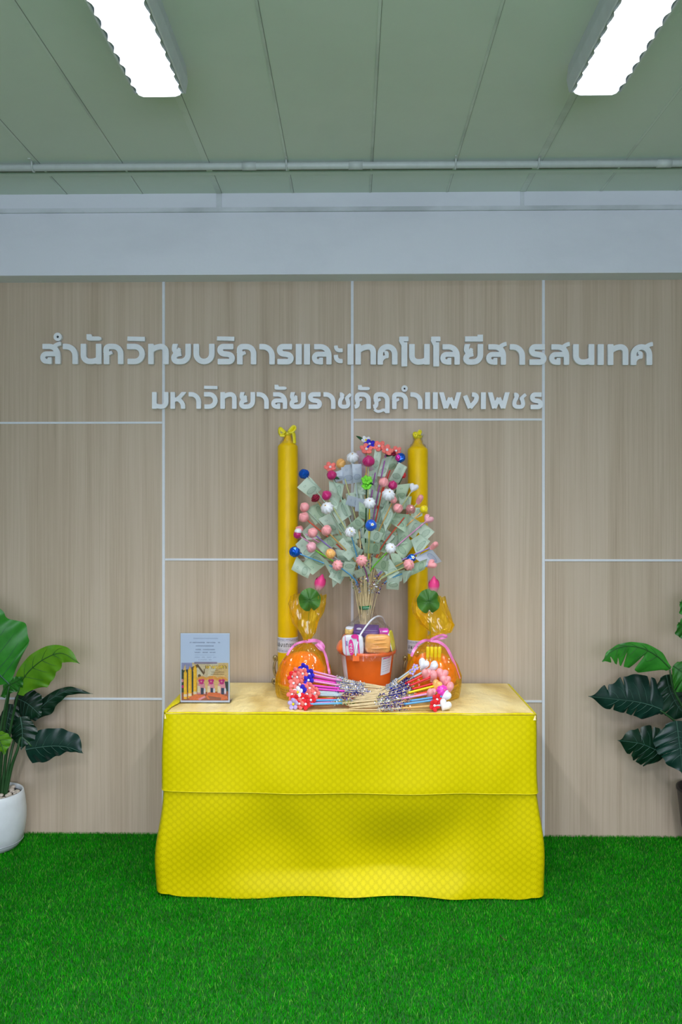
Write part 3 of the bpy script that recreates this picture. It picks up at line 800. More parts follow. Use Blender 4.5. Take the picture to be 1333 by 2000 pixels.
def candle(px, y, py_sh, py_top, label, slabel, left):
    c = P(px, 1000, y); x = c.x; k = (y + CAM_D) / FOC
    R = 19.7 * k; zs = CAM_H + (1000 - py_sh) * k; zb = TOP + 0.028
    st = thing('candle_stand', slabel, 'candle stand', (x, y, TOP), 'bronze scroll candle stands')
    mb = MB(); mb.lathe([(R * 1.05, zb - 0.012), (R * 1.14, zb - 0.008), (R * 1.14, zb - 0.001), (R * 1.0, zb - 0.0005)], Matrix.Translation((x, y, 0)), 28); mb.build('cup', M_BRONZE, st)
    for j in range(4):
        a = PI * (1.0 + 0.5 * j) + 0.03
        d = Vector((math.cos(a), math.sin(a) * 0.75, 0))
        pts = []
        for r_, z in ((R * 0.9, 0.013), (R * 1.35, 0.012), (R * 1.5, 0.020), (R * 1.42, 0.032), (R * 1.25, 0.030), (R * 1.24, 0.018)):
            pts.append((x + d.x * r_, y + d.y * r_, TOP + z + 0.002))
        mb = MB(); mb.tube(smoothpath(pts, 26), 0.006, 8)
        pts = []
        for r_, z in ((R * 1.04, 0.055), (R * 1.18, 0.050), (R * 1.36, 0.078), (R * 1.30, 0.112), (R * 1.08, 0.128), (R * 1.22, 0.140), (R * 1.36, 0.134), (R * 1.28, 0.118)):
            pts.append((x + d.x * r_, y + d.y * r_, TOP + z))
        mb.tube(smoothpath(pts, 34), [0.0045 + 0.003 * abs(math.sin(i / 34 * PI * 2)) for i in range(35)], 8)
        mb.tube([(x + d.x * R * 1.0, y + d.y * R * 1.0, TOP + 0.016), (x + d.x * R * 1.06, y + d.y * R * 1.06, TOP + 0.058)], 0.005, 8)
        mb.build('scroll_leg', M_BRONZE, st)
    t = thing('candle', label, 'candle', (x, y, zb), 'tall yellow candles')
    zt = CAM_H + (1000 - py_top) * k
    mb = MB()
    mb.lathe([(R * 0.98, zb), (R, zb + 0.004), (R, zb + 0.4), (R, zs - 0.012), (R * 0.985, zs - 0.004), (R * 0.90, zs + 0.002), (R * 0.66, zs + 0.012), (R * 0.46, zs + 0.024), (R * 0.36, zs + 0.040), (R * 0.24, zt - 0.004)], Matrix.Translation((x, y, 0)), 40)
    mb.build('wax_body', M_WAX, t)
    w = MB()                                              # plastic wrap gathered round the neck
    w.lathe([(R * 0.80, zs + 0.008), (R * 0.78, zs + 0.012), (R * 0.70, zs + 0.018), (R * 0.5, zs + 0.026), (R * 0.42, zs + 0.04), (R * 0.40, zt - 0.01), (R * 0.55, zt + 0.010)], Matrix.Translation((x, y, 0)), 48,
            fn=lambda a, i: 1 + (0.06 + 0.03 * i) * math.sin(a * 9 + i) * (i > 1) + 0.012, cap0=False, cap1=False)
    w.build('plastic_wrap', M_CLEAR, t)
    b = MB()
    q = lambda dx, dz, dy=-0.022: (x + dx * k, y + dy, zt + dz * k)
    b.lathe([(R * 0.36, zt - 0.012), (R * 0.42, zt - 0.006), (R * 0.42, zt + 0.002), (R * 0.34, zt + 0.006)], Matrix.Translation((x, y, 0)), 18)
    if left:                                              # loops of the tie, as photographed: a big left loop, a raised right loop, a hanging tail
        loops = [[(-4, 0), (-10, 5), (-15, 9), (-16, 1), (-13, -4), (-6, -2)], [(3, 1), (8, 8), (13, 12), (15, 8), (10, 2), (4, 0)], [(3, 2), (11, 0), (13, -6), (13.5, -14), (14, -21)], [(-14, -4), (-10, -5), (-5, -5)]]
    else:
        loops = [[(-1, 0), (-4, 5), (-8, 4), (-7, -2), (-2, -2)], [(0, 1), (1, 6), (3, 9), (5, 7), (2, 1)], [(-2, 0), (-5, -3), (-7, -1)]]
    for lp in loops:
        b.tube(smoothpath([q(*p) for p in lp], 18), 0.0105 if left else 0.009, 8, flat=0.5)
    b.build('ribbon_tie', M_BOW, t)
    # paper band with lettering
    z0, z1 = CAM_H + (1000 - (1272.5 if left else 1275)) * k, CAM_H + (1000 - (1243 if left else 1248)) * k
    bd = MB(); bd.lathe([(R + 0.0008, z0), (R + 0.001, z0 + 0.001), (R + 0.001, z1 - 0.001), (R + 0.0008, z1)], Matrix.Translation((x, y, 0)), 48, cap0=False, cap1=False)
    band = bd.build('paper_band', M_BAND, t)
    H = z1 - z0
    e = MB()
    for a0, a1 in ((0.06, 0.22), (0.78, 0.94)):
        e.lathe([(R + 0.0016, z0 + H * a0), (R + 0.0016, z0 + H * a1)], Matrix.Translation((x, y, 0)), 48, cap0=False, cap1=False)
    for a0 in (0.27, 0.72):
        e.lathe([(R + 0.0017, z0 + H * a0), (R + 0.0017, z0 + H * a0 + 0.0012)], Matrix.Translation((x, y, 0)), 48, cap0=False, cap1=False)
    e.build('band_pattern', M_BANDEDGE, band)
    ink = MB()
    def place(u, v):
        a = -PI / 2 + u / R - 0.05
        return (x + (R + 0.0022) * math.cos(a), y + (R + 0.0022) * math.sin(a), z0 + H * 0.38 + v)
    mini_letters(ink, ['sara_e', 'sara_e', 'so', 'ngo', 'sara_e', 'tho', 'yo', 'no'] if left else ['bo', 'pho', 'so', 'sara_aa', 'tho', 'no', 'ro'], place, H * 0.26, 0.7, 0.2)
    ink.build('band_lettering', M_INK, band)
candle(562.5, -0.122, 870, 846, 'tall yellow candle with a big yellow bow, standing on the left of the money bouquet', 'bronze scroll stand under the candle with the big yellow bow', True)
candle(816.5, -0.122, 877, 852, 'tall yellow candle with a small tied top, standing on the right of the money bouquet', 'bronze scroll stand under the candle with the small tied top', False)

# ------------------------------------------------------------------ wrapped offering baskets
M_BASKET = mat('yellow_basket', (0.80, 0.52, 0.01), 0.4, 0.06)
M_BASKETHOLE = mat('basket_holes', (0.30, 0.16, 0.005), 0.7)
M_ROBE = mat('orange_robe', (0.92, 0.17, 0.02), 0.6, 0.10, 25, sheen=0.2)
M_CELLO = film('yellow_cellophane', (1.0, 0.87, 0.24), 0.15, 0.20, 22, 1.0, (0.95, 0.62, 0.01))
M_RIBBON = mat('pink_ribbon', (0.80, 0.22, 0.52), 0.28, 0.08, 60)
M_ORIB = mat('orange_ribbon', (0.90, 0.28, 0.10), 0.3, 0.08, 60)
M_LOTUS = None
m, nt, b, out = nodes('lotus_petal')
v = mapped(nt, (1, 1, 1), 'Generated'); sp = nt.nodes.new('ShaderNodeSeparateXYZ'); L(nt, v, sp.inputs[0])
nn = noise(nt, mapped(nt), 60, 2)
r = ramp(nt, mathn(nt, 'ADD', sp.outputs[2], mathn(nt, 'MULTIPLY', mathn(nt, 'SUBTRACT', nn.outputs['Fac'], .5), .25)), [(0.0, (0.85, 0.55, 0.50)), (0.25, (0.86, 0.30, 0.42)), (0.5, (0.85, 0.05, 0.24)), (1.0, (0.62, 0.02, 0.16))])
L(nt, r.outputs['Color'], b.inputs['Base Color']); b.inputs['Roughness'].default_value = 0.5
M_LOTUS = m
M_LOTUSLEAF = leafmat('lotus_leaf', (0.09, 0.26, 0.03), (0.03, 0.14, 0.015), 0.45, 0.2)
M_LSTEM = mat('lotus_stem', (0.18, 0.28, 0.06), 0.5)
M_YPACK = mat('yellow_packet', (0.85, 0.62, 0.01), 0.3, 0.08, 80, coat=0.4)

def basket(px, py_neck, leaf_c, leaf_r, bud_c, y, names, right):
    base = P(px, 1370, y); x = base.x; k = (y + CAM_D) / FOC
    zn = CAM_H + (1000 - py_neck) * k; neck = P(*((842, py_neck) if right else (600, py_neck)), y)
    t = thing('gift_basket', names[0], 'gift basket', (x, y, TOP), 'yellow wrapped gift baskets')
    mb = MB()                                              # low round plastic basket
    mb.lathe([(0.088, TOP + 0.003), (0.092, TOP + 0.003), (0.108, TOP + 0.050), (0.112, TOP + 0.052), (0.112, TOP + 0.058), (0.105, TOP + 0.058), (0.089, TOP + 0.010), (0.02, TOP + 0.010)], Matrix.Translation((x, y, 0)), 48)
    bk = mb.build('basket', M_BASKET, t)
    h = MB()
    for row in range(3):
        z = TOP + 0.014 + row * 0.012; R = 0.0925 + (z - TOP - .003) * 0.34
        for j in range(56):
            a = 2 * PI * j / 56; c = Vector((x + R * math.cos(a), y + R * math.sin(a), z)); tx = Vector((-math.sin(a), math.cos(a), 0)) * 0.0032; uz = Vector((math.cos(a) * .002, math.sin(a) * .002, 0.004))
            n_ = Vector((math.cos(a), math.sin(a), 0)) * 0.0006
            h.add([c - tx - uz + n_, c + tx - uz + n_, c + tx + uz + n_, c - tx + uz + n_], [(0, 1, 2, 3)])
    h.build('basket_holes', M_BASKETHOLE, bk)
    rb = thing('robe_bundle', names[1], 'robe bundle', (x, y, TOP + 0.012), 'orange robe bundles in the baskets')
    mb = MB()
    mb.lathe([(0.060, TOP + 0.012), (0.088, TOP + 0.03), (0.100, TOP + 0.07), (0.102, TOP + 0.10), (0.092, TOP + 0.135), (0.074, TOP + 0.165), (0.05, TOP + 0.185), (0.015, TOP + 0.195)], Matrix.Translation((x, y, 0)), 72,
             fn=lambda a, i: 1 + 0.045 * math.sin(a * 7 + i * 0.8) * (1 if i > 0 else 0) + 0.02 * math.sin(a * 17 - i))
    mb.build('folded_cloth', M_ROBE, rb)
    mb = MB()
    for j in range(3):
        z = TOP + 0.075 + 0.035 * j; R = 0.106 - 0.008 * j
        mb.lathe([(R * 0.985, -0.012), (R * 1.03, 0), (R * 0.97, 0.012)], Matrix.Translation((x, y, z)) @ Matrix.Rotation(0.16 * (j - 1) + (0.1 if right else -0.1), 4, 'Y'), 60, fn=lambda a, i: 1 + 0.035 * math.sin(a * 5 + j * 2), cap0=False, cap1=False)
    mb.build('cloth_fold', M_ROBE, rb)
    if right:
        for j in range(4):
            cx = x - 0.030 + 0.017 * j; cz = TOP + 0.168
            yc = thing('short_candle', 'short yellow candle seen through the wrap above the orange robe, %s' % ('first from the left', 'second from the left', 'third from the left', 'fourth from the left')[j], 'candle', (cx, y - 0.07, cz), 'short yellow candles in the basket')
            mb = MB(); M = Matrix.Translation((cx, y - 0.066, cz)) @ Matrix.Rotation(0.35, 4, 'X')
            mb.lathe([(0.0075, 0), (0.0078, 0.002), (0.0078, 0.066), (0.005, 0.069)], M, 14)
            mb.build('wax_stick', M_YPACK, yc)
            mb = MB(); mb.lathe([(0.0011, 0.069), (0.0008, 0.078)], M, 6); mb.build('wick', M_BANDEDGE, yc)
    # cellophane: wrapped body, tight neck, flaring top
    dn = Vector((neck.x - x, 0, 0))
    prof = [(0.119, TOP + 0.004), (0.123, TOP + 0.02), (0.126, TOP + 0.05), (0.122, TOP + 0.09), (0.108, TOP + 0.14), (0.085, TOP + 0.18), (0.055, zn - 0.03), (0.026, zn - 0.010), (0.013, zn), (0.018, zn + 0.012)]
    if right: top = [(0.045, zn + 0.035, 0.045), (0.072, zn + 0.07, 0.03), (0.078, zn + 0.12, 0.0), (0.074, zn + 0.155, -0.005), (0.066, zn + 0.185, -0.01)]
    else: top = [(0.034, zn + 0.04, 0.004), (0.055, zn + 0.08, -0.008), (0.070, zn + 0.13, -0.004), (0.076, zn + 0.17, 0.002), (0.072, zn + 0.20, 0.004)]
    mb = MB(); rings = []
    NS = 160
    for i, pr in enumerate(prof + top):
        r_, z = pr[0], pr[1]
        f = min(1, max(0, (z - TOP) / (zn - TOP))); f = f * f
        cx = x + dn.x * f + (pr[2] if len(pr) > 2 else 0)
        fl = 1.0 if len(pr) == 2 else 0.34
        for j in range(NS):
            a = 2 * PI * j / NS
            w = 1 + (0.035 * math.sin(a * 11 + i * 0.5) + 0.022 * math.sin(a * 23 + 0.7 * i) + 0.014 * math.sin(a * 37 + i)) * (1 if i < 8 else 0.9) * (0.25 if i < 3 else 1)
            if len(pr) > 2: w += 0.10 * math.sin(a * 6 + i) + 0.05 * math.sin(a * 13 - i * 1.7)
            zz = z + (0.012 * math.sin(a * 5) + 0.008 * math.sin(a * 12 + 1) if i == len(prof + top) - 1 else 0)
            rings.append((cx + r_ * w * math.cos(a), y + r_ * w * math.sin(a) * fl + (0.008 * math.sin(a * 3 + i) if len(pr) > 2 else 0), zz))
    n = len(prof + top)
    mb.add(rings, [(i * NS + j, i * NS + (j + 1) % NS, (i + 1) * NS + (j + 1) % NS, (i + 1) * NS + j) for i in range(n - 1) for j in range(NS)], smooth=True)
    mb.build('cellophane_wrap', M_CELLO, t)
    # ribbon round the neck, bow and long tail down the right flank
    mb = MB()
    mb.tube([(neck.x + 0.016 * math.cos(a), y + 0.016 * math.sin(a), zn) for a in np.linspace(0, 2 * PI, 20)], 0.005, 8)
    q = lambda px_, py_, dy: P(px_, py_, y + dy)
    def band(pts, w, dy=None):
        pts = smoothpath(pts, 26); vs = []
        for i, p in enumerate(pts):
            tdir = (pts[min(i + 1, 26)] - pts[max(i - 1, 0)]).normalized(); nn_ = Vector((0, -1, 0)); sd = tdir.cross(nn_).normalized()
            tw = 0.4 * math.sin(i * 0.55)
            sd = (sd * math.cos(tw) + nn_ * math.sin(tw)) * w
            vs += [p - sd, p + sd]
        mb.add(vs, [(2 * i, 2 * i + 1, 2 * i + 3, 2 * i + 2) for i in range(26)], smooth=True)
    if right:
        band([q(842, 1251, -.02), q(830, 1251, -.035), q(818, 1257, -.05), q(810, 1268, -.075), q(804, 1282, -.095)], 0.006)
        band([q(842, 1251, -.02), q(858, 1254, -.03), q(872, 1264, -.05), q(880, 1278, -.05), q(888, 1296, -.035), q(893, 1312, -.03), q(898, 1326, -.03)], 0.0062)
        band([q(842, 1249, -.02), q(852, 1244, -.03), q(864, 1240, -.03), q(873, 1243, -.025), q(866, 1246, -.02), q(850, 1249, -.02)], 0.005)
    else:
        band([q(600, 1252, -.02), q(590, 1254, -.03), q(578, 1258, -.04), q(568, 1268, -.05), q(561, 1280, -.06)], 0.005)
        band([q(602, 1252, -.02), q(615, 1251, -.025), q(625, 1254, -.03), q(632, 1263, -.03), q(628, 1268, -.025), q(617, 1258, -.02)], 0.0075)
        band([q(620, 1257, -.03), q(631, 1268, -.04), q(637, 1282, -.04), q(641, 1300, -.04), q(644, 1316, -.045)], 0.0052)
    mb.build('ribbon', M_RIBBON, t)
    # lotus: bud, round leaf, stem
    lt = thing('lotus_flower', names[2], 'lotus flower', (neck.x, y, zn), 'pink lotus flowers in the baskets')
    lc = P(*leaf_c, y - 0.042); bc = P(*bud_c, y - 0.020)
    mb = MB(); mb.tube(smoothpath([(neck.x, y, zn - 0.02), (neck.x + (lc.x - neck.x) * .4, y, (zn + lc.z) / 2), (lc.x + 0.006, y - .004, lc.z), (bc.x - (0.004 if right else 0.012), y - .005, bc.z - 0.03)], 18), 0.0016, 6); mb.build('stem', M_LSTEM, lt)
    R = leaf_r * k
    mb = MB()
    nr, na = 7, 60
    vs = [(lc.x, lc.y - 0.002, lc.z)]
    notch = -PI / 2 + (0.10 if right else 0.18)
    for i in range(1, nr + 1):
        for j in range(na):
            a = 2 * PI * j / na; da = abs((a - notch + PI) % (2 * PI) - PI)
            rr = R * i / nr * (1 + 0.015 * math.sin(a * 9)) * (1 - 0.30 * math.exp(-(da / 0.12) ** 2))
            fo = 0.010 * math.sin(a * 4 + 1) * (i / nr) ** 2 + 0.012 * (i / nr) ** 2 - 0.008 * math.exp(-(math.sin(a - notch) / 0.12) ** 2) * (i / nr)
            vs.append((lc.x + rr * math.cos(a), lc.y + fo, lc.z + rr * 1.05 * math.sin(a)))
    fs = [(0, 1 + j, 1 + (j + 1) % na) for j in range(na)]
    for i in range(nr - 1):
        fs += [(1 + i * na + j, 1 + (i + 1) * na + j, 1 + (i + 1) * na + (j + 1) % na, 1 + i * na + (j + 1) % na) for j in range(na)]
    mb.add(vs, fs, smooth=True)
    for j in range(11):                                    # raised veins
        a = notch + PI * 2 * (j + 0.5) / 11
        mb.tube([(lc.x, lc.y - .003, lc.z), (lc.x + R * .45 * math.cos(a), lc.y - .001 + 0.002, lc.z + R * .45 * math.sin(a)), (lc.x + R * .85 * math.cos(a), lc.y + 0.006, lc.z + R * .85 * math.sin(a))], [0.0012, 0.0008, 0.0004], 5)
    mb.build('leaf', M_LOTUSLEAF, lt)
    ax = Vector((0.30 if not right else 0.02, -0.05, 1)); M = frame_to(bc, ax)
    hh = 16.5 * k
    mb = MB(); mb.lathe([(0.003, -hh), (hh * .42, -hh * .75), (hh * .60, -hh * .35), (hh * .58, 0), (hh * .40, hh * .45), (hh * .15, hh * .85), (0.0008, hh)], M, 20); mb.build('bud', M_LOTUS, lt)
    for j in range(5):
        pb = MB(); a0 = 2 * PI * j / 5 + 0.4
        def pf(u, v, a0=a0):
            a = a0 + (u - .5) * 1.5 * math.sin(PI * min(1, v * 0.85 + 0.12))
            z = -hh + 1.62 * hh * v; rr = hh * (0.64 * math.sin(PI * min(1, v * 0.70 + 0.10)) ** 0.8) + 0.0008
            if v > 0.999: rr *= 0.9
            return M @ Vector((rr * math.cos(a), rr * math.sin(a), z))
        pb.grid(pf, 8, 10); pb.build('petal', M_LOTUS, lt)
basket(592, 1253, (605, 1172), 21.5, (626, 1137), -0.300, ('round yellow basket in yellow cellophane with one pink bow loop, left of the bucket', 'orange robe bundle wrapped in the basket left of the bucket', 'pink lotus bud with leaf, leaning right above the left gift basket'), False)
basket(846, 1250, (838, 1175), 22.5, (848, 1141), -0.300, ('round yellow basket in cellophane with long curly pink ribbon, right of the bucket', 'orange robe bundle topped with yellow candles, right of the bucket', 'pink lotus bud with leaf, upright above the right gift basket'), True)

# ------------------------------------------------------------------ orange bucket of offerings
M_BUCKET = mat('orange_bucket', (0.88, 0.145, 0.012), 0.38, 0.05, 20, coat=0.2)
M_HANDLE = mat('white_handle', (0.74, 0.74, 0.78), 0.35, 0.04)
M_LABEL = mat('paper_label', (0.72, 0.72, 0.78), 0.55, 0.03)
M_PINKINK = mat('pink_print', (0.78, 0.03, 0.30), 0.4)
M_BLUEINK = mat('blue_print', (0.06, 0.04, 0.42), 0.4)
BY = -0.285; bk_ = (BY + CAM_D) / FOC
bc_ = P(718, 1000, BY); BX = bc_.x
RIM = 0.9535
t = thing('bucket', 'orange plastic bucket full of packaged goods with a white bail handle', 'bucket', (BX, BY, TOP))
mb = MB()
mb.lathe([(0.085, TOP), (0.094, TOP + 0.002), (0.096, TOP + 0.012), (0.119, RIM - 0.02), (0.122, RIM - 0.016), (0.129, RIM - 0.012), (0.130, RIM), (0.124, RIM + 0.002), (0.118, RIM - 0.006), (0.092, TOP + 0.01), (0.03, TOP + 0.008)], Matrix.Translation((BX, BY, 0)), 64)
mb.build('bucket_body', M_BUCKET, t)
def onwall(a, z, out=0.001):
    f = (z - TOP - 0.012) / (RIM - 0.02 - TOP - 0.012); R = 0.096 + (0.119 - 0.096) * f + out
    return (BX + R * math.cos(a), BY + R * math.sin(a), z)
def wall_label(a0, a1, z0, z1, slant=0.0):
    mb = MB(); mb.grid(lambda u, v: onwall(a0 + (a1 - a0) * u, z0 + (z1 - z0) * v + slant * u), 10, 4); return mb
wl = wall_label(-PI * 0.33, -PI * 0.15, TOP + 0.105, TOP + 0.192, 0.006).build('side_label', M_LABEL, t)
mb = MB()
for i, (w, z) in enumerate(((0.55, 0.176), (0.62, 0.163), (0.60, 0.152), (0.66, 0.141), (0.58, 0.130), (0.50, 0.119))):
    a0 = -PI * 0.31; a1 = a0 + PI * 0.145 * w * 1.5
    mb.grid(lambda u, v: onwall(a0 + (a1 - a0) * u, TOP + z + (0.004 if i == 0 else 0.0022) * v + 0.005 * u, 0.0016), 8, 1, 1 if i == 0 else 0)
mb.build('label_print', [M_BANDEDGE, M_PINKINK], wl)
wall_label(-PI * 0.93, -PI * 0.80, TOP + 0.014, TOP + 0.196).build('side_label', M_LABEL, t)
# handle: from a lug at the front left over to the back right
hl = P(695, 1282, BY - 0.125)
mb = MB()
mb.box((hl.x - 0.012, hl.y - 0.004, hl.z - 0.020), (hl.x + 0.016, hl.y + 0.016, hl.z + 0.004)); mb.build('handle_lug', M_BUCKET, t)
hp = [P(695, 1281, BY - .128), P(697, 1262, BY - .125), P(703, 1243, BY - .11), P(713, 1227, BY - .085), P(726, 1211, BY - .05), P(738, 1204, BY - .005), P(747, 1206, BY + .04), P(752, 1216, BY + .08), P(756, 1232, BY + 0.105), P(757, 1250, BY + .118)]
mb = MB(); mb.tube(smoothpath(hp, 40), 0.0042, 10); mb.build('bail_handle', M_HANDLE, t)

def pillow(mb, c, sx, sy, sz, rot=(0, 0, 0), p=4.0, mi=0, n=12, M=None):
    """Soft packet: superellipsoid."""
    M = M or (Matrix.Translation(c) @ Matrix.Rotation(rot[2], 4, 'Z') @ Matrix.Rotation(rot[1], 4, 'Y') @ Matrix.Rotation(rot[0], 4, 'X'))
    sg = lambda v, e: math.copysign(abs(v) ** e, v)
    e = 2.0 / p
    vs = []; N = 2 * n
    for i in range(n + 1):
        ph = -PI / 2 + PI * i / n
        for j in range(N):
            th = 2 * PI * j / N
            vs.append(M @ Vector((sx * sg(math.cos(ph), e) * sg(math.cos(th), e), sy * sg(math.cos(ph), e) * sg(math.sin(th), e), sz * sg(math.sin(ph), e))))
    mb.add(vs, [(i * N + j, i * N + (j + 1) % N, (i + 1) * N + (j + 1) % N, (i + 1) * N + j) for i in range(n) for j in range(N)], mi, smooth=True)
    return M
GG = 'packets in the orange bucket'
M_PACKW = mat('white_packet', (0.74, 0.74, 0.80), 0.3, 0.04, coat=0.4)
M_PEACH = mat('peach_cloth_pack', (0.86, 0.40, 0.11), 0.35, 0.10, 30, coat=0.5, bumpy=0.3)
M_PURPLE = mat('purple_box', (0.11, 0.035, 0.22), 0.35, 0.2, 40, coat=0.4)
M_MAGENTA = mat('magenta_packet', (0.70, 0.06, 0.48), 0.3, 0.12, 60, coat=0.4)
M_CREAM = mat('cream_packet', (0.80, 0.50, 0.16), 0.35, 0.35, 70, coat=0.3)
M_YGREEN = mat('yellow_green_packet', (0.66, 0.60, 0.05), 0.35, 0.1, 40, coat=0.3)
# white packet with an oval badge
c = P(690, 1260, BY - 0.103)
t = thing('sanitary_packet', 'white and pink packet with an oval badge, at the front left of the bucket', 'packet', tuple(c), GG)
mb = MB(); M = pillow(mb, c, 0.047, 0.013, 0.046, (0.10, -0.04, -0.16), 5); mb.build('wrapper', M_PACKW, t)
bd = MB()
face = lambda u, v: M @ Vector((u, -0.0155 + 0.10 * u * u + 0.6 * abs(v) ** 3 * 8, v))
bd.add([face(-0.006 + 0.0115 * math.cos(a), -0.006 + 0.036 * math.sin(a)) for a in np.linspace(0, 2 * PI, 28, endpoint=False)], [tuple(range(28))])
bd.add([face(0.024 + dx, dz) for dx, dz in ((-.004, .048), (.004, .048), (.007, -.046), (.002, -.046))], [(0, 1, 2, 3)])
bd.add([face(0.013 + 0.017 * math.cos(a), 0.042 + 0.010 * math.sin(a)) for a in np.linspace(0, 2 * PI, 20, endpoint=False)], [tuple(range(20))])
bd.add([face(-.031, .046), face(-.029, .046), face(-.029, -.044), face(-.031, -.044)], [(0, 1, 2, 3)])
bd.build('pink_badge', M_PINKINK, t)
lt_ = MB(); mini_letters(lt_, ['bo', 'lo', 'lo'], lambda u, v: (lambda q: q + Vector((0, -0.0012, 0)))(face(-0.0005 - v, u - 0.007)), 0.0125, 0.9, 0.25); lt_.build('badge_lettering', M_PACKW, t)
bl = MB(); mini_letters(bl, ['lo', 'ko', 'so'], lambda u, v: (lambda q: q + Vector((0, -0.0008, 0)))(face(-0.0205 - v, u + 0.012)), 0.0075, 0.8, 0.2); bl.build('blue_print', M_BLUEINK, t)
# peach cloth pack
c = P(738, 1257, BY - 0.094)
t = thing('cloth_pack', 'folded peach cloth in shiny film, at the front right of the bucket', 'cloth pack', tuple(c), GG)
mb = MB(); pillow(mb, c, 0.056, 0.020, 0.041, (0.12, 0.03, 0.14), 5); mb.build('folded_cloth', M_PEACH, t)
mb = MB()
for dz in (-0.018, 0.004, 0.020):
    mb.tube(smoothpath([(c.x - 0.05, c.y - 0.012, c.z + dz + .003), (c.x - .02, c.y - 0.0215, c.z + dz), (c.x + .02, c.y - 0.0195, c.z + dz + .002), (c.x + .05, c.y - 0.006, c.z + dz)], 12), 0.0035, 6)
mb.build('cloth_fold', M_PEACH, t)
# purple box lying on top
c = P(716, 1232, BY - 0.05)
t = thing('purple_box', 'flat dark purple carton lying on top of the packets in the bucket', 'box', tuple(c), GG)
mb = MB(); M = pillow(mb, c, 0.056, 0.042, 0.0135, (0.28, 0.03, -0.04), 14); mb.build('carton', M_PURPLE, t)
mb = MB()
f3 = lambda u, v: M @ Vector((u, -0.0425, v)); f4 = lambda u, v: M @ Vector((u, v, 0.0139))
mb.add([f4(-0.032 + 0.011 * math.cos(a), -0.012 + 0.011 * math.sin(a)) for a in np.linspace(0, 2 * PI, 20, endpoint=False)], [tuple(range(20))])
mb.add([f4(-.01, -.0265), f4(.05, -.0265), f4(.05, -.0245), f4(-.01, -.0245)], [(0, 1, 2, 3)])
mb.add([f3(.022, -.007), f3(.046, -.007), f3(.046, -.002), f3(.036, .001), f3(.022, -.002)], [(0, 1, 2, 3, 4)])
mb.build('carton_print', M_PACKW, t)
c = P(750, 1234, BY - 0.055)
t = thing('magenta_packet', 'small bright magenta packet beside the purple carton in the bucket', 'packet', tuple(c), GG)
mb = MB(); pillow(mb, c, 0.0225, 0.02, 0.0145, (0.2, 0, 0.1), 5); mb.build('wrapper', M_MAGENTA, t)
mb = MB(); mb.box((c.x - .016, c.y - .0215, c.z + .002), (c.x + .015, c.y - .0185, c.z + .006)); mb.build('wrapper_print', M_PACKW, t)
c = P(683, 1232, BY - 0.06)
t = thing('cream_packet', 'small cream and brown packet above the white packet in the bucket', 'packet', tuple(c), GG)
mb = MB(); pillow(mb, c, 0.019, 0.02, 0.017, (0.1, 0.05, -0.2), 4); mb.build('wrapper', M_CREAM, t)
mb = MB(); pillow(mb, (c.x, c.y - 0.004, c.z + 0.013), 0.017, 0.018, 0.006, (0.1, 0.05, -0.2), 3); mb.build('wrapper_top', M_PACKW, t)
c = P(764, 1252, BY - 0.045)
t = thing('yellow_packet', 'upright yellow green packet at the right edge of the bucket', 'packet', tuple(c), GG)
mb = MB(); pillow(mb, c, 0.010, 0.028, 0.046, (0.1, -0.18, -0.35), 5); mb.build('wrapper', M_YGREEN, t)
mb = MB(); mb.tube(smoothpath([(c.x - .012, c.y - .027, c.z + .036), (c.x - .006, c.y - .030, c.z), (c.x + .002, c.y - .029, c.z - .038)], 8), 0.003, 6); mb.build('wrapper_print', M_PACKW, t)
c = P(667, 1262, BY - 0.045)
t = thing('orange_cloth', 'orange cloth corner sticking out at the left of the bucket', 'cloth', tuple(c), GG)
mb = MB(); pillow(mb, c, 0.017, 0.045, 0.026, (0, 0.45, 0.1), 3); pillow(mb, (c.x + 0.014, c.y, c.z + 0.030), 0.011, 0.035, 0.024, (0, 0.35, 0.1), 3); mb.build('folded_cloth', M_ROBE, t)
c = Vector((BX - 0.01, BY + 0.075, 1.0))
t = thing('filler_packet', 'pale packets behind the bamboo sticks inside the bucket', 'packet', tuple(c), GG)
mb = MB(); pillow(mb, c, 0.07, 0.025, 0.05, (0, 0, 0), 5); mb.build('wrapper', M_PACKW, t)
# clear film over the goods
mb = MB()
zt_ = 1.085
mb.lathe([(0.1335, RIM - 0.030), (0.1335, RIM - 0.006), (0.1315, RIM + 0.006), (0.124, RIM + 0.03), (0.112, RIM + 0.07), (0.102, RIM + 0.095), (0.084, RIM + 0.113), (0.05, zt_ + 0.010), (0.034, zt_ + 0.035), (0.036, zt_ + 0.06)], Matrix.Translation((BX, BY, 0)), 80,
         fn=lambda a, i: 1 + (0.012 * math.sin(a * 9 + i) + 0.008 * math.sin(a * 21 + 2 * i)) * (1 if i > 2 else 0.12), cap0=False, cap1=False)
o = mb.build('film_cover', M_CLEAR)
tag(o, 'crinkled clear film stretched over the goods in the orange bucket', 'film')

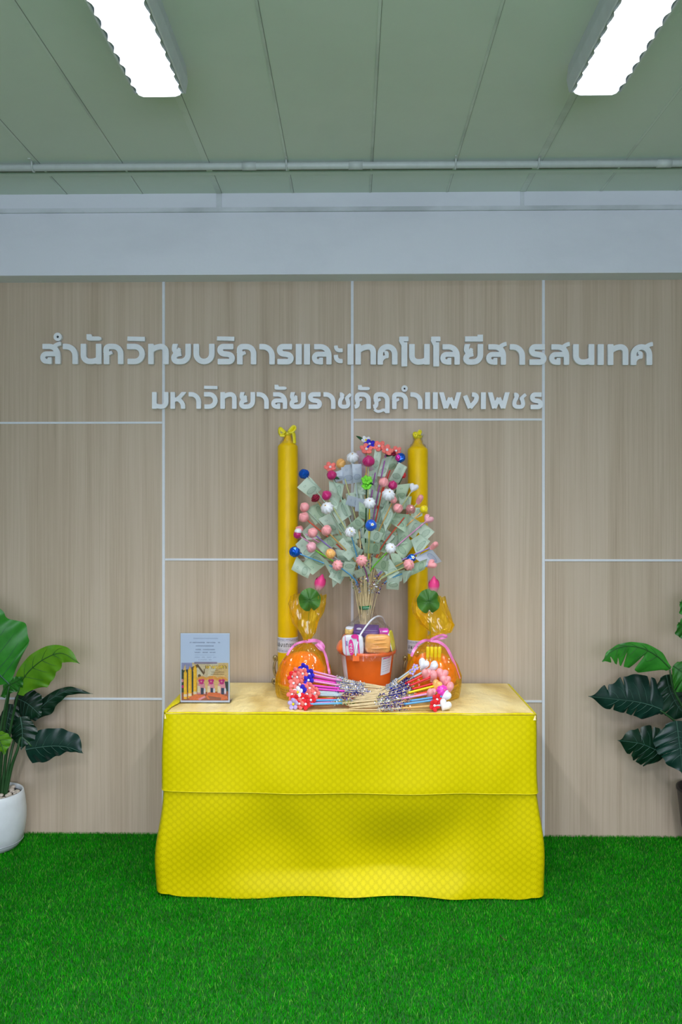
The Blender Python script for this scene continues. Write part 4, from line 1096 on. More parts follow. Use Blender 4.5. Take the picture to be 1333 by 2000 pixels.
# ------------------------------------------------------------------ flower sticks
M_BAMBOO = mat('bamboo', (0.64, 0.50, 0.27), 0.55, 0.18, 40)
C = {'white': (0.80, 0.80, 0.84), 'pink': (0.88, 0.34, 0.35), 'rosy': (0.80, 0.36, 0.42), 'coral': (0.88, 0.19, 0.16), 'magenta': (0.50, 0.008, 0.14), 'darkred': (0.26, 0.005, 0.03), 'red': (0.72, 0.012, 0.02),
     'blue': (0.005, 0.10, 0.58), 'royal': (0.025, 0.012, 0.48), 'orange': (0.88, 0.46, 0.13), 'yellow': (0.85, 0.68, 0.0), 'green': (0.16, 0.58, 0.03), 'lilac': (0.50, 0.40, 0.74), 'cerise': (0.78, 0.04, 0.45), 'grey': (0.42, 0.50, 0.52), 'skyblue': (0.10, 0.36, 0.66), 'violet': (0.30, 0.18, 0.58), 'pinkstraw': (0.72, 0.28, 0.52), 'redstraw': (0.66, 0.06, 0.02), 'tan': (0.62, 0.36, 0.10), 'yellowgreen': (0.50, 0.52, 0.22), 'darkgreen': (0.01, 0.07, 0.02), 'palegreen': (0.36, 0.48, 0.36), 'purple': (0.35, 0.08, 0.36)}
SAT = {k: mat('satin_' + k, v, 0.30, 0.10, 45, sheen=0.2) for k, v in C.items()}
FELT = {k: mat('felt_' + k, v, 0.85, 0.12, 160, bumpy=0.4) for k, v in C.items()}
FOIL = {k: mat('foil_' + k, v, 0.18, 0.25, 50, metal=0.5) for k, v in C.items()}
STRAW = {k: mat('straw_' + k, v, 0.35, 0.06, 20) for k, v in C.items()}
def tinsel_mat(name, cols):
    m, nt, b, out = nodes(name)
    g = nt.nodes.new('ShaderNodeNewGeometry')
    r = ramp(nt, g.outputs['Random Per Island'], [(i / len(cols), c) for i, c in enumerate(cols)])
    r.color_ramp.interpolation = 'CONSTANT'
    L(nt, r.outputs['Color'], b.inputs['Base Color']); b.inputs['Roughness'].default_value = 0.22; b.inputs['Metallic'].default_value = 0.6
    return m
TIN = {'silver': tinsel_mat('tinsel_silver', [(0.8, 0.8, 0.85), (0.6, 0.62, 0.7), (0.85, 0.85, 0.88), (0.4, 0.5, 0.7)]),
       'blue': tinsel_mat('tinsel_blue', [(0.02, 0.02, 0.42), (0.06, 0.06, 0.5), (0.5, 0.5, 0.75), (0.02, 0.01, 0.3)]),
       'mixed': tinsel_mat('tinsel_mixed', [(0.1, 0.05, 0.4), (0.7, 0.7, 0.75), (0.6, 0.1, 0.1), (0.7, 0.55, 0.1), (0.05, 0.02, 0.2)]),
       'lilac': tinsel_mat('tinsel_lilac', [(0.3, 0.3, 0.62), (0.5, 0.5, 0.75), (0.2, 0.22, 0.5), (0.7, 0.7, 0.8)]),
       'green': tinsel_mat('tinsel_green', [(0.5, 0.55, 0.1), (0.1, 0.35, 0.15), (0.7, 0.7, 0.6), (0.6, 0.5, 0.1)])}

def head(kind, col, p, d, R, root, lab=None):
    """Flower, bud or heart at p, facing along d. Returns the flower part."""
    M = frame_to(p, d, random.uniform(0, 6.28))
    mb = MB(); mats = [SAT[col]]
    if kind == 'swirl':                                    # folded satin bud with spiral pleats
        prof = [(R * max(.03, math.sin(PI * i / 12)) , -R * 0.82 * math.cos(PI * i / 12)) for i in range(13)]
        mb.lathe(prof, M, 44, fn=lambda a, i: 1 + 0.10 * math.sin(a * 9 + i * 0.42) * math.sin(PI * i / 12), cap0=False, cap1=False)
        o = mb.build('bud', mats, root)
        c = MB(); c.ball(M @ Matrix.Translation((0, 0, R * .82)), 0, 6, R * .13, R * .13, R * .09); c.build('bud_eye', FELT['tan'], o); return o
    if kind == 'bud':                                      # folded ribbon lotus bud: broad below, pointed above, sharp folds
        pr = [(0.10, -.95), (0.55, -.80), (0.92, -.40), (1.0, 0.0), (0.88, 0.38), (0.62, 0.68), (0.30, 0.95), (0.03, 1.12)]
        mb.lathe([(r * R, z * R * .95) for r, z in pr], M, 36, fn=lambda a, i: 1 + 0.075 * math.cos(a * 5 + 0.35 * i) * (0.4 + 0.1 * i), cap0=True, cap1=False)
        o = mb.build('bud', mats, root)
        c = MB()
        for j in range(3):
            a0 = 2 * PI * j / 3
            c.tube(smoothpath([M @ Vector((R * .98 * math.cos(a0), R * .98 * math.sin(a0), -R * .2)), M @ Vector((R * .93 * math.cos(a0 + .35), R * .93 * math.sin(a0 + .35), R * .35)), M @ Vector((R * .34 * math.cos(a0 + .6), R * .34 * math.sin(a0 + .6), R * .92))], 8), R * .07, 5)
        c.build('ribbon_fold', mats, o); return o
    if kind == 'ball':
        pr = [(R * max(.03, math.sin(PI * i / 10)), -R * .95 * math.cos(PI * i / 10)) for i in range(11)]
        mb.lathe(pr, M, 26, fn=lambda a, i: 1 + 0.05 * math.sin(a * 3 + i) , cap0=False, cap1=False)
        o = mb.build('bud', mats, root)
        c = MB()
        for j in range(2): c.tube([M @ Vector((R * 1.0 * math.cos(t_) , R * .35 * math.sin(t_) * (1 if j else -1), R * .97 * abs(math.sin(t_)))) for t_ in np.linspace(0.3, PI - .3, 9)], R * .05, 5)
        c.build('ribbon_fold', mats, o); return o
    if kind == 'foil':                                     # faceted crumpled foil
        pr = [(R * max(.03, math.sin(PI * i / 7)), -R * math.cos(PI * i / 7)) for i in range(8)]
        st = random.Random(int(p.x * 1e4)); jit = [[st.uniform(.86, 1.08) for _ in range(12)] for _ in range(8)]
        mb.lathe(pr, M, 12, fn=lambda a, i: jit[i][int(round(a / (2 * PI / 12))) % 12], cap0=False, cap1=False)
        mb.smooth = [False] * len(mb.f)
        o = mb.build('bud', [FOIL[col]], root)
        c = MB(); c.lathe([(R * .3, -R * 1.25), (R * .14, -R * 1.02), (R * .2, -R * .9)], M, 10); c.build('bud_tie', FOIL[col], o); return o
    if kind == 'heart':                                    # puffed satin heart
        pts = []
        n1, n2 = 34, 7
        for j in range(-n2, n2 + 1):
            e = math.cos(j / n2 * PI / 2) ** 0.6; zz = math.sin(j / n2 * PI / 2)
            for i in range(n1):
                t_ = 2 * PI * i / n1
                hx = 16 * math.sin(t_) ** 3 / 16; hz = (13 * math.cos(t_) - 5 * math.cos(2 * t_) - 2 * math.cos(3 * t_) - math.cos(4 * t_)) / 15
                pts.append(M @ Vector((hx * e * R, zz * R * .55, hz * e * R * 1.05)))
        w = n1
        fs = [(a * w + i, a * w + (i + 1) % w, (a + 1) * w + (i + 1) % w, (a + 1) * w + i) for a in range(2 * n2) for i in range(w)]
        fs += [tuple(range(w - 1, -1, -1)), tuple(2 * n2 * w + i for i in range(w))]
        mb.add(pts, fs, smooth=True)
        o = mb.build('heart', mats, root)
        c = MB(); c.tube([pts[n2 * w + i] for i in range(w)] + [pts[n2 * w]], R * .035, 5); c.build('heart_seam', mats, o); return o
    if kind == 'rose':
        for j, (rr, zz) in enumerate(((1, -.1), (.78, .25), (.52, .45), (.28, .6))):
            mb.lathe([(R * rr * .55, R * (zz - .5)), (R * rr, R * (zz - .05)), (R * rr * .98, R * (zz + .2)), (R * rr * .82, R * (zz + .16))], M, 30, fn=lambda a, i: 1 + .07 * math.sin(3 * a + j), cap0=True, cap1=True)
        o = mb.build('rose', [FELT[col]], root)
        c = MB(); c.tube([M @ Vector((R * (.2 - .012 * i) * math.cos(i * .7), R * (.2 - .012 * i) * math.sin(i * .7), R * (.78 + .01 * i))) for i in range(12)], R * .07, 5); c.build('rose_heart', FELT[col], o); return o
    # flowers with separate felt petals
    npet = 5 if kind == 'flower' else 6
    o = None
    c = MB(); c.ball(M @ Matrix.Translation((0, 0, R * .18)), 0, 8, R * .24, R * .24, R * .2)
    o = c.build('flower_heart', FELT['white' if col in ('coral', 'royal', 'red') else ('yellow' if col != 'green' else 'green')], root)
    for j in range(npet):
        a = 2 * PI * j / npet
        pm = M @ Matrix.Rotation(a, 4, 'Z') @ Matrix.Translation((R * .60, 0, R * .08)) @ Matrix.Rotation(-0.45, 4, 'Y')
        q = MB(); q.ball(pm, 0, 8, R * .54, R * .44, R * .23)
        po = q.build('petal', FELT[col], root)
    return o

def tinsel(path, i0, i1, n, R, kind, root):
    mb = MB()
    for _ in range(n):
        u = random.uniform(i0, i1) * (len(path) - 1); k = min(int(u), len(path) - 2)
        p = path[k].lerp(path[k + 1], u - k)
        v = Vector((random.gauss(0, 1), random.gauss(0, 1), random.gauss(0, 1))).normalized(); w = Vector((random.gauss(0, 1), random.gauss(0, 1), random.gauss(0, 1))).cross(v).normalized() * R * 0.16
        a = p + v * R * 0.15; b_ = p + v * R * random.uniform(.6, 1.15)
        mb.add([a - w, a + w, b_ + w, b_ - w], [(0, 1, 2, 3)])
    return mb.build('tinsel', TIN[kind], root)

def stick(name_label, group, path, headspec, straw, tin, straw_from=0.72, tin_rng=(0.45, 0.72), rb=0.0017, rs=0.0029, ntin=70, tinR=0.007, name='flower_stick', point=True):
    t = thing(name, name_label, 'flower stick', tuple(path[0]), group)
    n = len(path) - 1; k = int(n * (straw_from + 0.02))
    mb = MB(); rad = [rb] * (k + 1)
    if point: rad[0] = 0.0004; rad[1] = rb * .8
    mb.tube(path[:k + 1], rad, 7); mb.build('bamboo_stick', M_BAMBOO, t)
    if straw:
        mb = MB(); mb.tube(path[int(n * straw_from):], rs, 9); mb.build('straw', STRAW[straw], t)
    if tin: tinsel(path, tin_rng[0], tin_rng[1], ntin, tinR, tin, t)
    d = path[-1] - path[-4]
    hs = headspec if isinstance(headspec, list) else [headspec]
    for h in hs:
        off = Vector(h[3]) if len(h) > 3 else Vector()
        head(h[0], h[1], path[-1] + d.normalized() * h[2] * 0.6 + off, h[4] if len(h) > 4 else d, h[2], t)
    return t

# banknote: printed paper, uv in the long and short direction
def note_mat(name, base, ink):
    m, nt, b, out = nodes(name)
    g = nt.nodes.new('ShaderNodeUVMap'); sp = nt.nodes.new('ShaderNodeSeparateXYZ'); L(nt, g.outputs['UV'], sp.inputs[0])
    def oval(cx, cy, rx, ry):
        a = mathn(nt, 'DIVIDE', mathn(nt, 'SUBTRACT', sp.outputs[0], cx), rx); c = mathn(nt, 'DIVIDE', mathn(nt, 'SUBTRACT', sp.outputs[1], cy), ry)
        return mathn(nt, 'SQRT', mathn(nt, 'ADD', mathn(nt, 'MULTIPLY', a, a), mathn(nt, 'MULTIPLY', c, c)))
    o1 = oval(.70, .52, .16, .40); o2 = oval(.28, .60, .055, .11)
    n = noise(nt, None, 11, 5, 0.65); L(nt, g.outputs['UV'], n.inputs['Vector'])
    wv = nt.nodes.new('ShaderNodeTexWave'); wv.inputs['Scale'].default_value = 14; wv.inputs['Distortion'].default_value = 5; L(nt, g.outputs['UV'], wv.inputs['Vector'])
    s = mathn(nt, 'MULTIPLY', mathn(nt, 'LESS_THAN', o1, 1.0), mathn(nt, 'MULTIPLY', n.outputs['Fac'], 0.55))
    s = mathn(nt, 'ADD', s, mathn(nt, 'MULTIPLY', mathn(nt, 'MULTIPLY', mathn(nt, 'GREATER_THAN', o1, .78), mathn(nt, 'LESS_THAN', o1, .95)), mathn(nt, 'MULTIPLY', n.outputs['Fac'], .5)))
    s = mathn(nt, 'ADD', s, mathn(nt, 'MULTIPLY', wv.outputs['Fac'], .14))
    s = mathn(nt, 'ADD', s, mathn(nt, 'MULTIPLY', mathn(nt, 'LESS_THAN', sp.outputs[1], .10), .25))
    s = mathn(nt, 'ADD', s, mathn(nt, 'MULTIPLY', mathn(nt, 'MULTIPLY', mathn(nt, 'LESS_THAN', o2, 1.0), mathn(nt, 'GREATER_THAN', o2, 0.5)), .4))
    r = ramp(nt, s, [(0.0, base), (1.0, ink)])
    L(nt, r.outputs['Color'], b.inputs['Base Color']); b.inputs['Roughness'].default_value = 0.6
    t_ = nt.nodes.new('ShaderNodeBsdfTranslucent'); L(nt, r.outputs['Color'], t_.inputs['Color'])
    mx = nt.nodes.new('ShaderNodeMixShader'); mx.inputs[0].default_value = .25
    L(nt, b.outputs[0], mx.inputs[1]); L(nt, t_.outputs[0], mx.inputs[2]); L(nt, mx.outputs[0], out.inputs['Surface'])
    return m
NOTE = {'g': note_mat('green_banknote', (0.64, 0.76, 0.63), (0.16, 0.30, 0.20)), 'b': note_mat('blue_banknote', (0.64, 0.70, 0.80), (0.25, 0.33, 0.50)), 'p': note_mat('pink_banknote', (0.62, 0.50, 0.56), (0.42, 0.22, 0.32)),
        'd': note_mat('dark_green_banknote', (0.50, 0.64, 0.46), (0.12, 0.26, 0.14))}

BYB = -0.285                                              # the bouquet stands in the bucket
NECK = P(714, 1186, BYB)
Q = lambda x, y: (530 + x / 3.703, 820 + y / 3.703)        # crop pixel -> photo pixel
# x, y in the crop; head kind; colour; radius in photo pixels; straw; tinsel; depth (None = by position); label
BQ = [
 (238, 392, 'foil', 'blue', 10, 'palegreen', 'silver', -.24, 'blue foil bud, top left outlier of the bouquet'),
 (428, 345, 'flower', 'coral', 11, 'darkgreen', None, -.22, 'coral felt flower seen from the side, above a magenta bud'),
 (505, 318, 'ball', 'orange', 9.5, 'yellowgreen', None, -.23, 'orange ball bud near the top left of the bouquet'),
 (438, 402, 'bud', 'magenta', 9.5, 'palegreen', 'blue', -.28, 'magenta bud with a dark leaf, under the side-on coral flower'),
 (590, 272, 'swirl', 'white', 11, 'grey', 'blue', -.27, 'white ruffled bud above the blue banknotes'),
 (688, 215, 'flower', 'coral', 12, 'tan', None, -.26, 'coral felt flower directly above a large magenta bud'),
 (712, 178, 'flower', 'royal', 10, 'tan', None, -.24, 'dark blue felt flower at the very top of the bouquet'),
 (686, 150, 'flower', 'white', 9, 'tan', None, -.21, 'white flower at the very top behind the dark blue flower'),
 (704, 300, 'bud', 'magenta', 11.5, 'yellowgreen', 'silver', -.33, 'large magenta bud under the topmost coral flower'),
 (782, 195, 'flower', 'coral', 12, 'purple', None, -.25, 'wide coral felt flower at the top, right of the dark blue one'),
 (836, 222, 'flower', 'coral', 12, 'purple', 'silver', -.27, 'wide coral felt flower at the top, beside the dark red rose'),
 (872, 240, 'rose', 'darkred', 8.5, 'red', None, -.25, 'dark red rose at the top right, under the coral petals'),
 (905, 228, 'flower', 'coral', 10, 'red', None, -.22, 'coral felt flower at the top right end, behind the dark red rose'),
 (937, 275, 'foil', 'blue', 9.5, 'skyblue', 'silver', -.26, 'blue and pink foil bud on a sky blue straw, top right'),
 (692, 440, 'blossom', 'green', 10, 'darkgreen', 'blue', -.37, 'upper bright green felt flower in the middle of the bouquet'),
 (690, 482, 'blossom', 'green', 9, 'darkgreen', None, -.38, 'lower bright green felt flower in the middle of the bouquet'),
 (815, 452, 'bud', 'pink', 9.5, 'redstraw', 'silver', -.36, 'pink bud on a long orange red straw'),
 (877, 473, 'bud', 'magenta', 9, 'palegreen', None, -.33, 'magenta bud beside the pink bud on the orange red straw'),
 (1030, 490, 'heart', 'white', 9, 'yellowgreen', None, -.25, 'white heart in front of the right candle'),
 (850, 542, 'swirl', 'white', 12, 'palegreen', 'silver', -.38, 'large white pleated bud right of the green flowers'),
 (883, 578, 'bud', 'pink', 7.5, 'tan', None, -.36, 'small pink bud tucked under the large white pleated bud'),
 (713, 602, 'swirl', 'white', 11, 'yellow', 'silver', -.41, 'white pleated bud facing forward, under the green flowers'),
 (322, 567, 'rose', 'darkred', 8.8, 'tan', None, -.29, 'dark red rose left of a magenta bud'),
 (400, 548, 'bud', 'magenta', 9.5, 'yellowgreen', 'blue', -.31, 'magenta bud right of the dark red rose'),
 (405, 638, 'swirl', 'white', 11.8, 'palegreen', 'blue', -.36, 'large white pleated bud on the left half'),
 (243, 632, 'bud', 'pink', 9.5, 'palegreen', None, -.27, 'pink bud at the left rim, upper of the three in a column'),
 (238, 705, 'bud', 'pink', 10, 'redstraw', 'mixed', -.29, 'pink bud at the left rim on a red straw'),
 (918, 640, 'bud', 'pink', 9.3, 'palegreen', 'silver', -.37, 'pink bud right of the large white pleated bud'),
 (1008, 648, 'foil', 'pink', 9.3, 'redstraw', None, -.32, 'pink foil bud near the right candle'),
 (1077, 573, 'heart', 'pink', 9.5, 'yellowgreen', None, -.26, 'pink heart in front of the right candle, under the white heart'),
 (1105, 648, 'ball', 'yellow', 8, 'orange', None, -.26, 'yellow ball bud in front of the right candle'),
 (1137, 718, 'heart', 'rosy', 9.5, 'pinkstraw', 'silver', -.28, 'rose pink heart at the right rim, under the yellow ball bud'),
 (722, 763, 'ball', 'blue', 11, 'yellowgreen', 'mixed', -.43, 'blue bud with a small yellow daisy, at the centre of the bouquet'),
 (573, 812, 'swirl', 'white', 10.2, 'skyblue', 'mixed', -.41, 'white pleated bud left of the blue daisy bud'),
 (400, 800, 'bud', 'pink', 10, 'tan', 'silver', -.37, 'pink bud, right one of two side by side on the left half'),
 (300, 816, 'bud', 'pink', 10, 'violet', None, -.33, 'pink bud on a violet straw, left one of two side by side'),
 (190, 830, 'ball', 'magenta', 7.5, 'pinkstraw', None, -.29, 'small magenta and white bud at the left rim'),
 (205, 795, 'bud', 'pink', 8, 'pinkstraw', None, -.26, 'pink bud behind the small magenta and white bud'),
 (290, 922, 'bud', 'rosy', 10, 'green', 'green', -.35, 'pale pink bud at the lower left, right of a blue foil bud'),
 (170, 955, 'foil', 'blue', 10.5, 'skyblue', None, -.30, 'blue foil bud at the lower left rim'),
 (430, 968, 'ball', 'orange', 9.6, 'grey', 'mixed', -.39, 'orange ball bud at the lower left'),
 (480, 1052, 'swirl', 'pink', 10, 'skyblue', 'lilac', -.40, 'pink pleated bud at the bottom left, under the orange ball bud'),
 (655, 1017, 'swirl', 'pink', 10.5, 'purple', 'silver', -.45, 'salmon pleated bud in front of the bamboo stalks'),
 (865, 930, 'swirl', 'white', 10.2, 'green', 'green', -.42, 'white pleated bud at the lower right of centre'),
 (997, 1048, 'swirl', 'pink', 10.5, 'yellowgreen', 'silver', -.40, 'salmon pleated bud at the lower right, under a blue foil bud'),
 (1015, 1000, 'foil', 'blue', 8.5, 'tan', None, -.37, 'blue foil bud at the lower right, above a salmon bud'),
 (1182, 908, 'heart', 'pink', 9.5, 'violet', 'mixed', -.32, 'pink heart at the right rim on a violet straw'),
 (1162, 1045, 'heart', 'pink', 9.5, 'skyblue', 'mixed', -.33, 'pink heart at the lower right rim on a blue straw'),
 (955, 402, 'bud', 'red', 6, 'darkgreen', None, -.24, 'small red bud with a dark leaf, left of the right candle'),
]
GB = 'flower sticks with banknotes, standing in the orange bucket'
paths = []; roots = []
golden = 2.39996
for i, (cx, cy, kind, col, r_, straw, tin, yd, lab) in enumerate(BQ):
    px, py = Q(cx, cy)
    H = P(px, py, yd); R = 1.05 * r_ * (yd + CAM_D) / FOC
    a = i * golden; rr = 0.021 * math.sqrt((i + .5) / len(BQ))
    ax = (H.x - NECK.x) * 0.10; ay = (H.y - BYB) * 0.08
    b0 = Vector((NECK.x + rr * 0.8 * math.cos(a), BYB + rr * .8 * math.sin(a), 0.985))
    b1 = Vector((NECK.x + rr * math.cos(a) + ax * .6, BYB + rr * math.sin(a) + ay, NECK.z))
    b2 = Vector((b1.x + (H.x - b1.x) * 0.22, b1.y + (H.y - b1.y) * .25, b1.z + (H.z - b1.z) * 0.45 + 0.03))
    path = smoothpath([b0, b1, b2, H], 30)
    d = (path[-1] - path[-4]).normalized()
    face_ = (d + Vector((0, -1.1, 0.05))).normalized() if kind in ('swirl', 'blossom', 'ball') else (d + Vector((0, -.35, 0))).normalized()
    if kind == 'flower': face_ = (d * .35 + Vector((random.uniform(-.6, .6), -1.0, 0.35))).normalized()
    if kind == 'heart': face_ = (d + Vector((0, 0.1, .3))).normalized()
    # the flower sits on the photographed spot: path ends just under it
    path[-1] = H - d * R * 0.6
    t = stick('flower stick with ' + lab, GB, path, (kind, col, R, (0, 0, 0), face_), straw, tin, 0.66 if straw else 1, (0.50, 0.70), name='flower_stick', ntin=70, tinR=0.010, point=False)
    paths.append(path); roots.append(t)
    if 'leaf' in lab or col in ('green', 'orange') and cy < 460 or i in (7, 11):
        mb = MB(); s_ = random.choice((-1, 1)) if i != 7 else -1
        q0 = path[-1]; q1 = q0 + Vector((s_ * 0.03, -0.004, 0.012 if i == 7 else -.004))
        if i == 7: q1 = q0 + Vector((-0.045, -0.004, 0.034))
        mid = (q0 + q1) / 2 + Vector((0, -0.003, 0.004))
        mb.tube(smoothpath([q0, mid, q1], 10), [0.0012 + 0.0075 * math.sin(PI * k / 10) ** .8 for k in range(11)], 8, flat=0.25)
        mb.build('leaf', FELT['darkgreen'], t)
    if 'daisy' in lab or lab.startswith('blue foil bud at the lower right'):
        for j in range(5):
            mb = MB(); c = H + Vector((0.006 + 0.0045 * math.cos(2 * PI * j / 5), -R * 1.02, 0.004 + 0.0045 * math.sin(2 * PI * j / 5))); mb.ball(Matrix.Translation(c), 0, 6, .0032, .0016, .0032); mb.build('daisy_petal', FELT['white'], t)
        mb = MB(); mb.ball(Matrix.Translation(H + Vector((0.006, -R * 1.06, 0.004))), 0, 6, .0026, .0016, .0026); mb.build('daisy_heart', FELT['yellow'], t)
    if lab.startswith('blue and pink'):
        mb = MB(); mb.ball(Matrix.Translation(H + Vector((-R * .45, -R * .35, 0))), 0, 8, R * .66, R * .66, R * .7); mb.build('pink_lobe', FOIL['cerise'], t)
    if lab.startswith('small magenta and white'):
        mb = MB(); mb.ball(Matrix.Translation(H + Vector((0.003, 0.001, R * .75))), 0, 8, R * .95, R * .95, R * .8); mb.build('white_lobe', SAT['white'], t)

# banknotes: corner quads in the crop, attached to the nearest stick
BN = [
 ('g', (200, 490), (262, 425), (352, 500), (285, 556)), ('g', (272, 412), (300, 432), (358, 500), (330, 492)), ('g', (425, 452), (520, 470), (505, 560), (428, 532)), ('b', (512, 338), (592, 330), (600, 448), (524, 458)), ('b', (590, 330), (650, 328), (652, 440), (598, 448)),
 ('b', (455, 385), (512, 365), (524, 430), (470, 445)), ('p', (622, 235), (690, 225), (688, 345), (640, 352)), ('p', (655, 335), (735, 330), (730, 400), (660, 402)), ('g', (752, 222), (800, 215), (772, 362), (733, 356)), ('g', (805, 292), (872, 268), (826, 402), (776, 398)),
 ('d', (845, 272), (912, 268), (900, 345), (838, 372)), ('g', (922, 318), (976, 346), (926, 446), (860, 428)), ('g', (640, 532), (745, 478), (772, 600), (665, 592)), ('g', (712, 380), (768, 362), (765, 470), (720, 470)), ('d', (912, 478), (1000, 468), (962, 572), (905, 575)),
 ('d', (255, 652), (352, 604), (402, 690), (322, 748)), ('g', (440, 650), (532, 580), (572, 682), (492, 742)), ('g', (352, 722), (436, 680), (490, 822), (412, 790)), ('g', (712, 652), (800, 648), (806, 762), (722, 728)), ('g', (798, 660), (850, 612), (880, 680), (828, 792)),
 ('d', (885, 682), (990, 690), (962, 800), (868, 742)), ('g', (985, 688), (1086, 756), (1032, 852), (958, 798)), ('g', (1042, 762), (1102, 748), (1172, 808), (1112, 872)), ('d', (962, 842), (1030, 900), (960, 1000), (902, 938)), ('g', (1022, 872), (1082, 832), (1140, 880), (1062, 980)),
 ('b', (1052, 1000), (1160, 945), (1222, 1022), (1140, 1062)), ('d', (1002, 1052), (1120, 1012), (1105, 1078), (1012, 1122)), ('g', (870, 1182), (908, 1102), (960, 1090), (942, 1162)), ('g', (952, 1098), (1032, 1090), (990, 1150), (962, 1178)), ('d', (862, 962), (928, 980), (960, 1058), (900, 1080)),
 ('g', (806, 1102), (800, 1042), (850, 972), (856, 1070)), ('d', (722, 845), (832, 908), (830, 962), (732, 918)), ('d', (612, 782), (690, 776), (700, 836), (604, 842)), ('d', (460, 842), (590, 836), (640, 900), (530, 912)), ('d', (332, 905), (432, 842), (470, 890), (392, 970)),
 ('g', (230, 812), (292, 752), (352, 850), (262, 862)), ('g', (186, 905), (232, 862), (330, 958), (250, 1000)), ('d', (222, 1050), (322, 962), (402, 1030), (302, 1110)), ('g', (155, 1082), (190, 1000), (282, 1080), (260, 1138)), ('d', (432, 1082), (542, 962), (590, 1010), (520, 1090)),
 ('g', (450, 1205), (444, 1150), (500, 1080), (522, 1130)), ('d', (590, 1150), (648, 1062), (664, 1080), (602, 1162)), ('g', (470, 940), (540, 950), (560, 1020), (490, 1010)), ('d', (640, 600), (700, 640), (690, 720), (640, 700)), ('g', (930, 560), (1010, 560), (1000, 640), (940, 640)),
 ('g', (1010, 640), (1085, 640), (1090, 690), (1020, 720)), ('g', (430, 520), (500, 560), (470, 640), (420, 600)), ('d', (560, 690), (560, 600), (500, 620), (520, 720)), ('g', (380, 1020), (440, 1050), (520, 1100), (440, 1130)),
]
PATHP = []
for i, p in enumerate(paths):
    for k in range(13, 29):
        q = p[k]; dy = q.y + CAM_D
        PATHP.append((i, k, q, (q.x * math.cos(YAW) * FOC / dy + 690, 1000 - (q.z - CAM_H) * FOC / dy)))
for kind, *cs in BN:
    pc = [Q(*c) for c in cs]
    mx_ = sum(c[0] for c in pc) / 4; my_ = sum(c[1] for c in pc) / 4
    i, k, q, _ = min(PATHP, key=lambda e: (e[3][0] - mx_) ** 2 + (e[3][1] - my_) ** 2)
    y = q.y - 0.004
    tilt = random.uniform(-0.25, 0.25); bend = random.uniform(0.003, 0.008) * random.choice((-1, 1)); bend2 = random.uniform(-.004, .004)
    pc = [(mx_ + (c[0] - mx_) * 1.16, my_ + (c[1] - my_) * 1.16) for c in pc]
    W = [P(c[0], c[1], y) for c in pc]
    cen = sum(W, Vector()) / 4
    W = [w + Vector((0, tilt * (w.x - cen.x) + random.uniform(-.3, .1) * (w.z - cen.z), 0)) for w in W]
    # run the long edge along u
    if (W[0] - W[1]).length < (W[1] - W[2]).length: W = W[1:] + W[:1]
    def nf(u, v):
        a = W[0].lerp(W[1], u); b_ = W[3].lerp(W[2], u)
        p = a.lerp(b_, 1 - v) if False else a.lerp(b_, v)
        return p + Vector((0, bend * math.sin(PI * u) * 2 + bend2 * math.sin(2 * PI * v), 0))
    mb = MB(); mb.grid(nf, 10, 6)
    mb.build('banknote', NOTE[kind], roots[i])

# further notes, partly hidden behind the others, one on most sticks
for i, p in enumerate(paths):
    if i in (7, 12, 14, 15, 36, 37): continue
    k = random.choice((22, 24, 25)); q = p[k]; d = (p[k + 1] - p[k - 1]).normalized()
    sd = Vector((d.z, 0, -d.x)).normalized(); a = random.uniform(-.6, .6)
    e1 = (d * math.cos(a) + sd * math.sin(a)); e2 = (sd * math.cos(a) - d * math.sin(a)) + Vector((0, random.uniform(-.5, .5), 0)); e2.normalize()
    w_, h_ = 0.050, random.uniform(.022, .032); sg = random.choice((-1, 1)); bd_ = random.uniform(-.012, .012)
    mb = MB(); mb.grid(lambda u, v: q + Vector((0, .006, 0)) + e2 * w_ * (u - .5 + .25 * sg) * 1.5 + e1 * h_ * 2 * (v - .5) + Vector((0, bd_ * math.sin(PI * u), 0)), 10, 6)
    mb.build('banknote', NOTE['b' if i in (4, 8) else random.choice('gggd')], roots[i])

# green band printed with pale script, holding the bamboo together
t = thing('green_band', 'green printed band tied round the bamboo stalks above the bucket', 'band', tuple(NECK))
mb = MB(); mb.lathe([(0.0262, NECK.z - 0.008), (0.0268, NECK.z - .004), (0.0272, NECK.z), (0.0268, NECK.z + .004), (0.0262, NECK.z + 0.008), (0.0255, NECK.z + .008), (0.0255, NECK.z - .008)], Matrix.Translation((NECK.x, BYB, 0)) @ Matrix.Translation((0, 0, NECK.z)) @ Matrix.Rotation(-0.07, 4, 'Y') @ Matrix.Translation((0, 0, -NECK.z)), 40, cap0=False, cap1=False)
mb.build('band_loop', mat('green_band', (0.004, 0.15, 0.04), 0.45, 0.1), t)
mb = MB()
for a0, a1 in ((-2.35, -2.2), (-1.95, -1.78), (-1.7, -1.52), (-1.40, -1.25), (-1.2, -0.95)):
    mb.tube([(NECK.x + 0.0276 * math.cos(a), BYB + 0.0276 * math.sin(a), NECK.z + 0.0018 * math.sin((a - a0) * 40) + (a + 1.57) * 0.0012) for a in np.linspace(a0, a1, 12)], 0.0007, 5)
mb.build('band_print', mat('band_print', (0.55, 0.75, 0.60), 0.5), t)
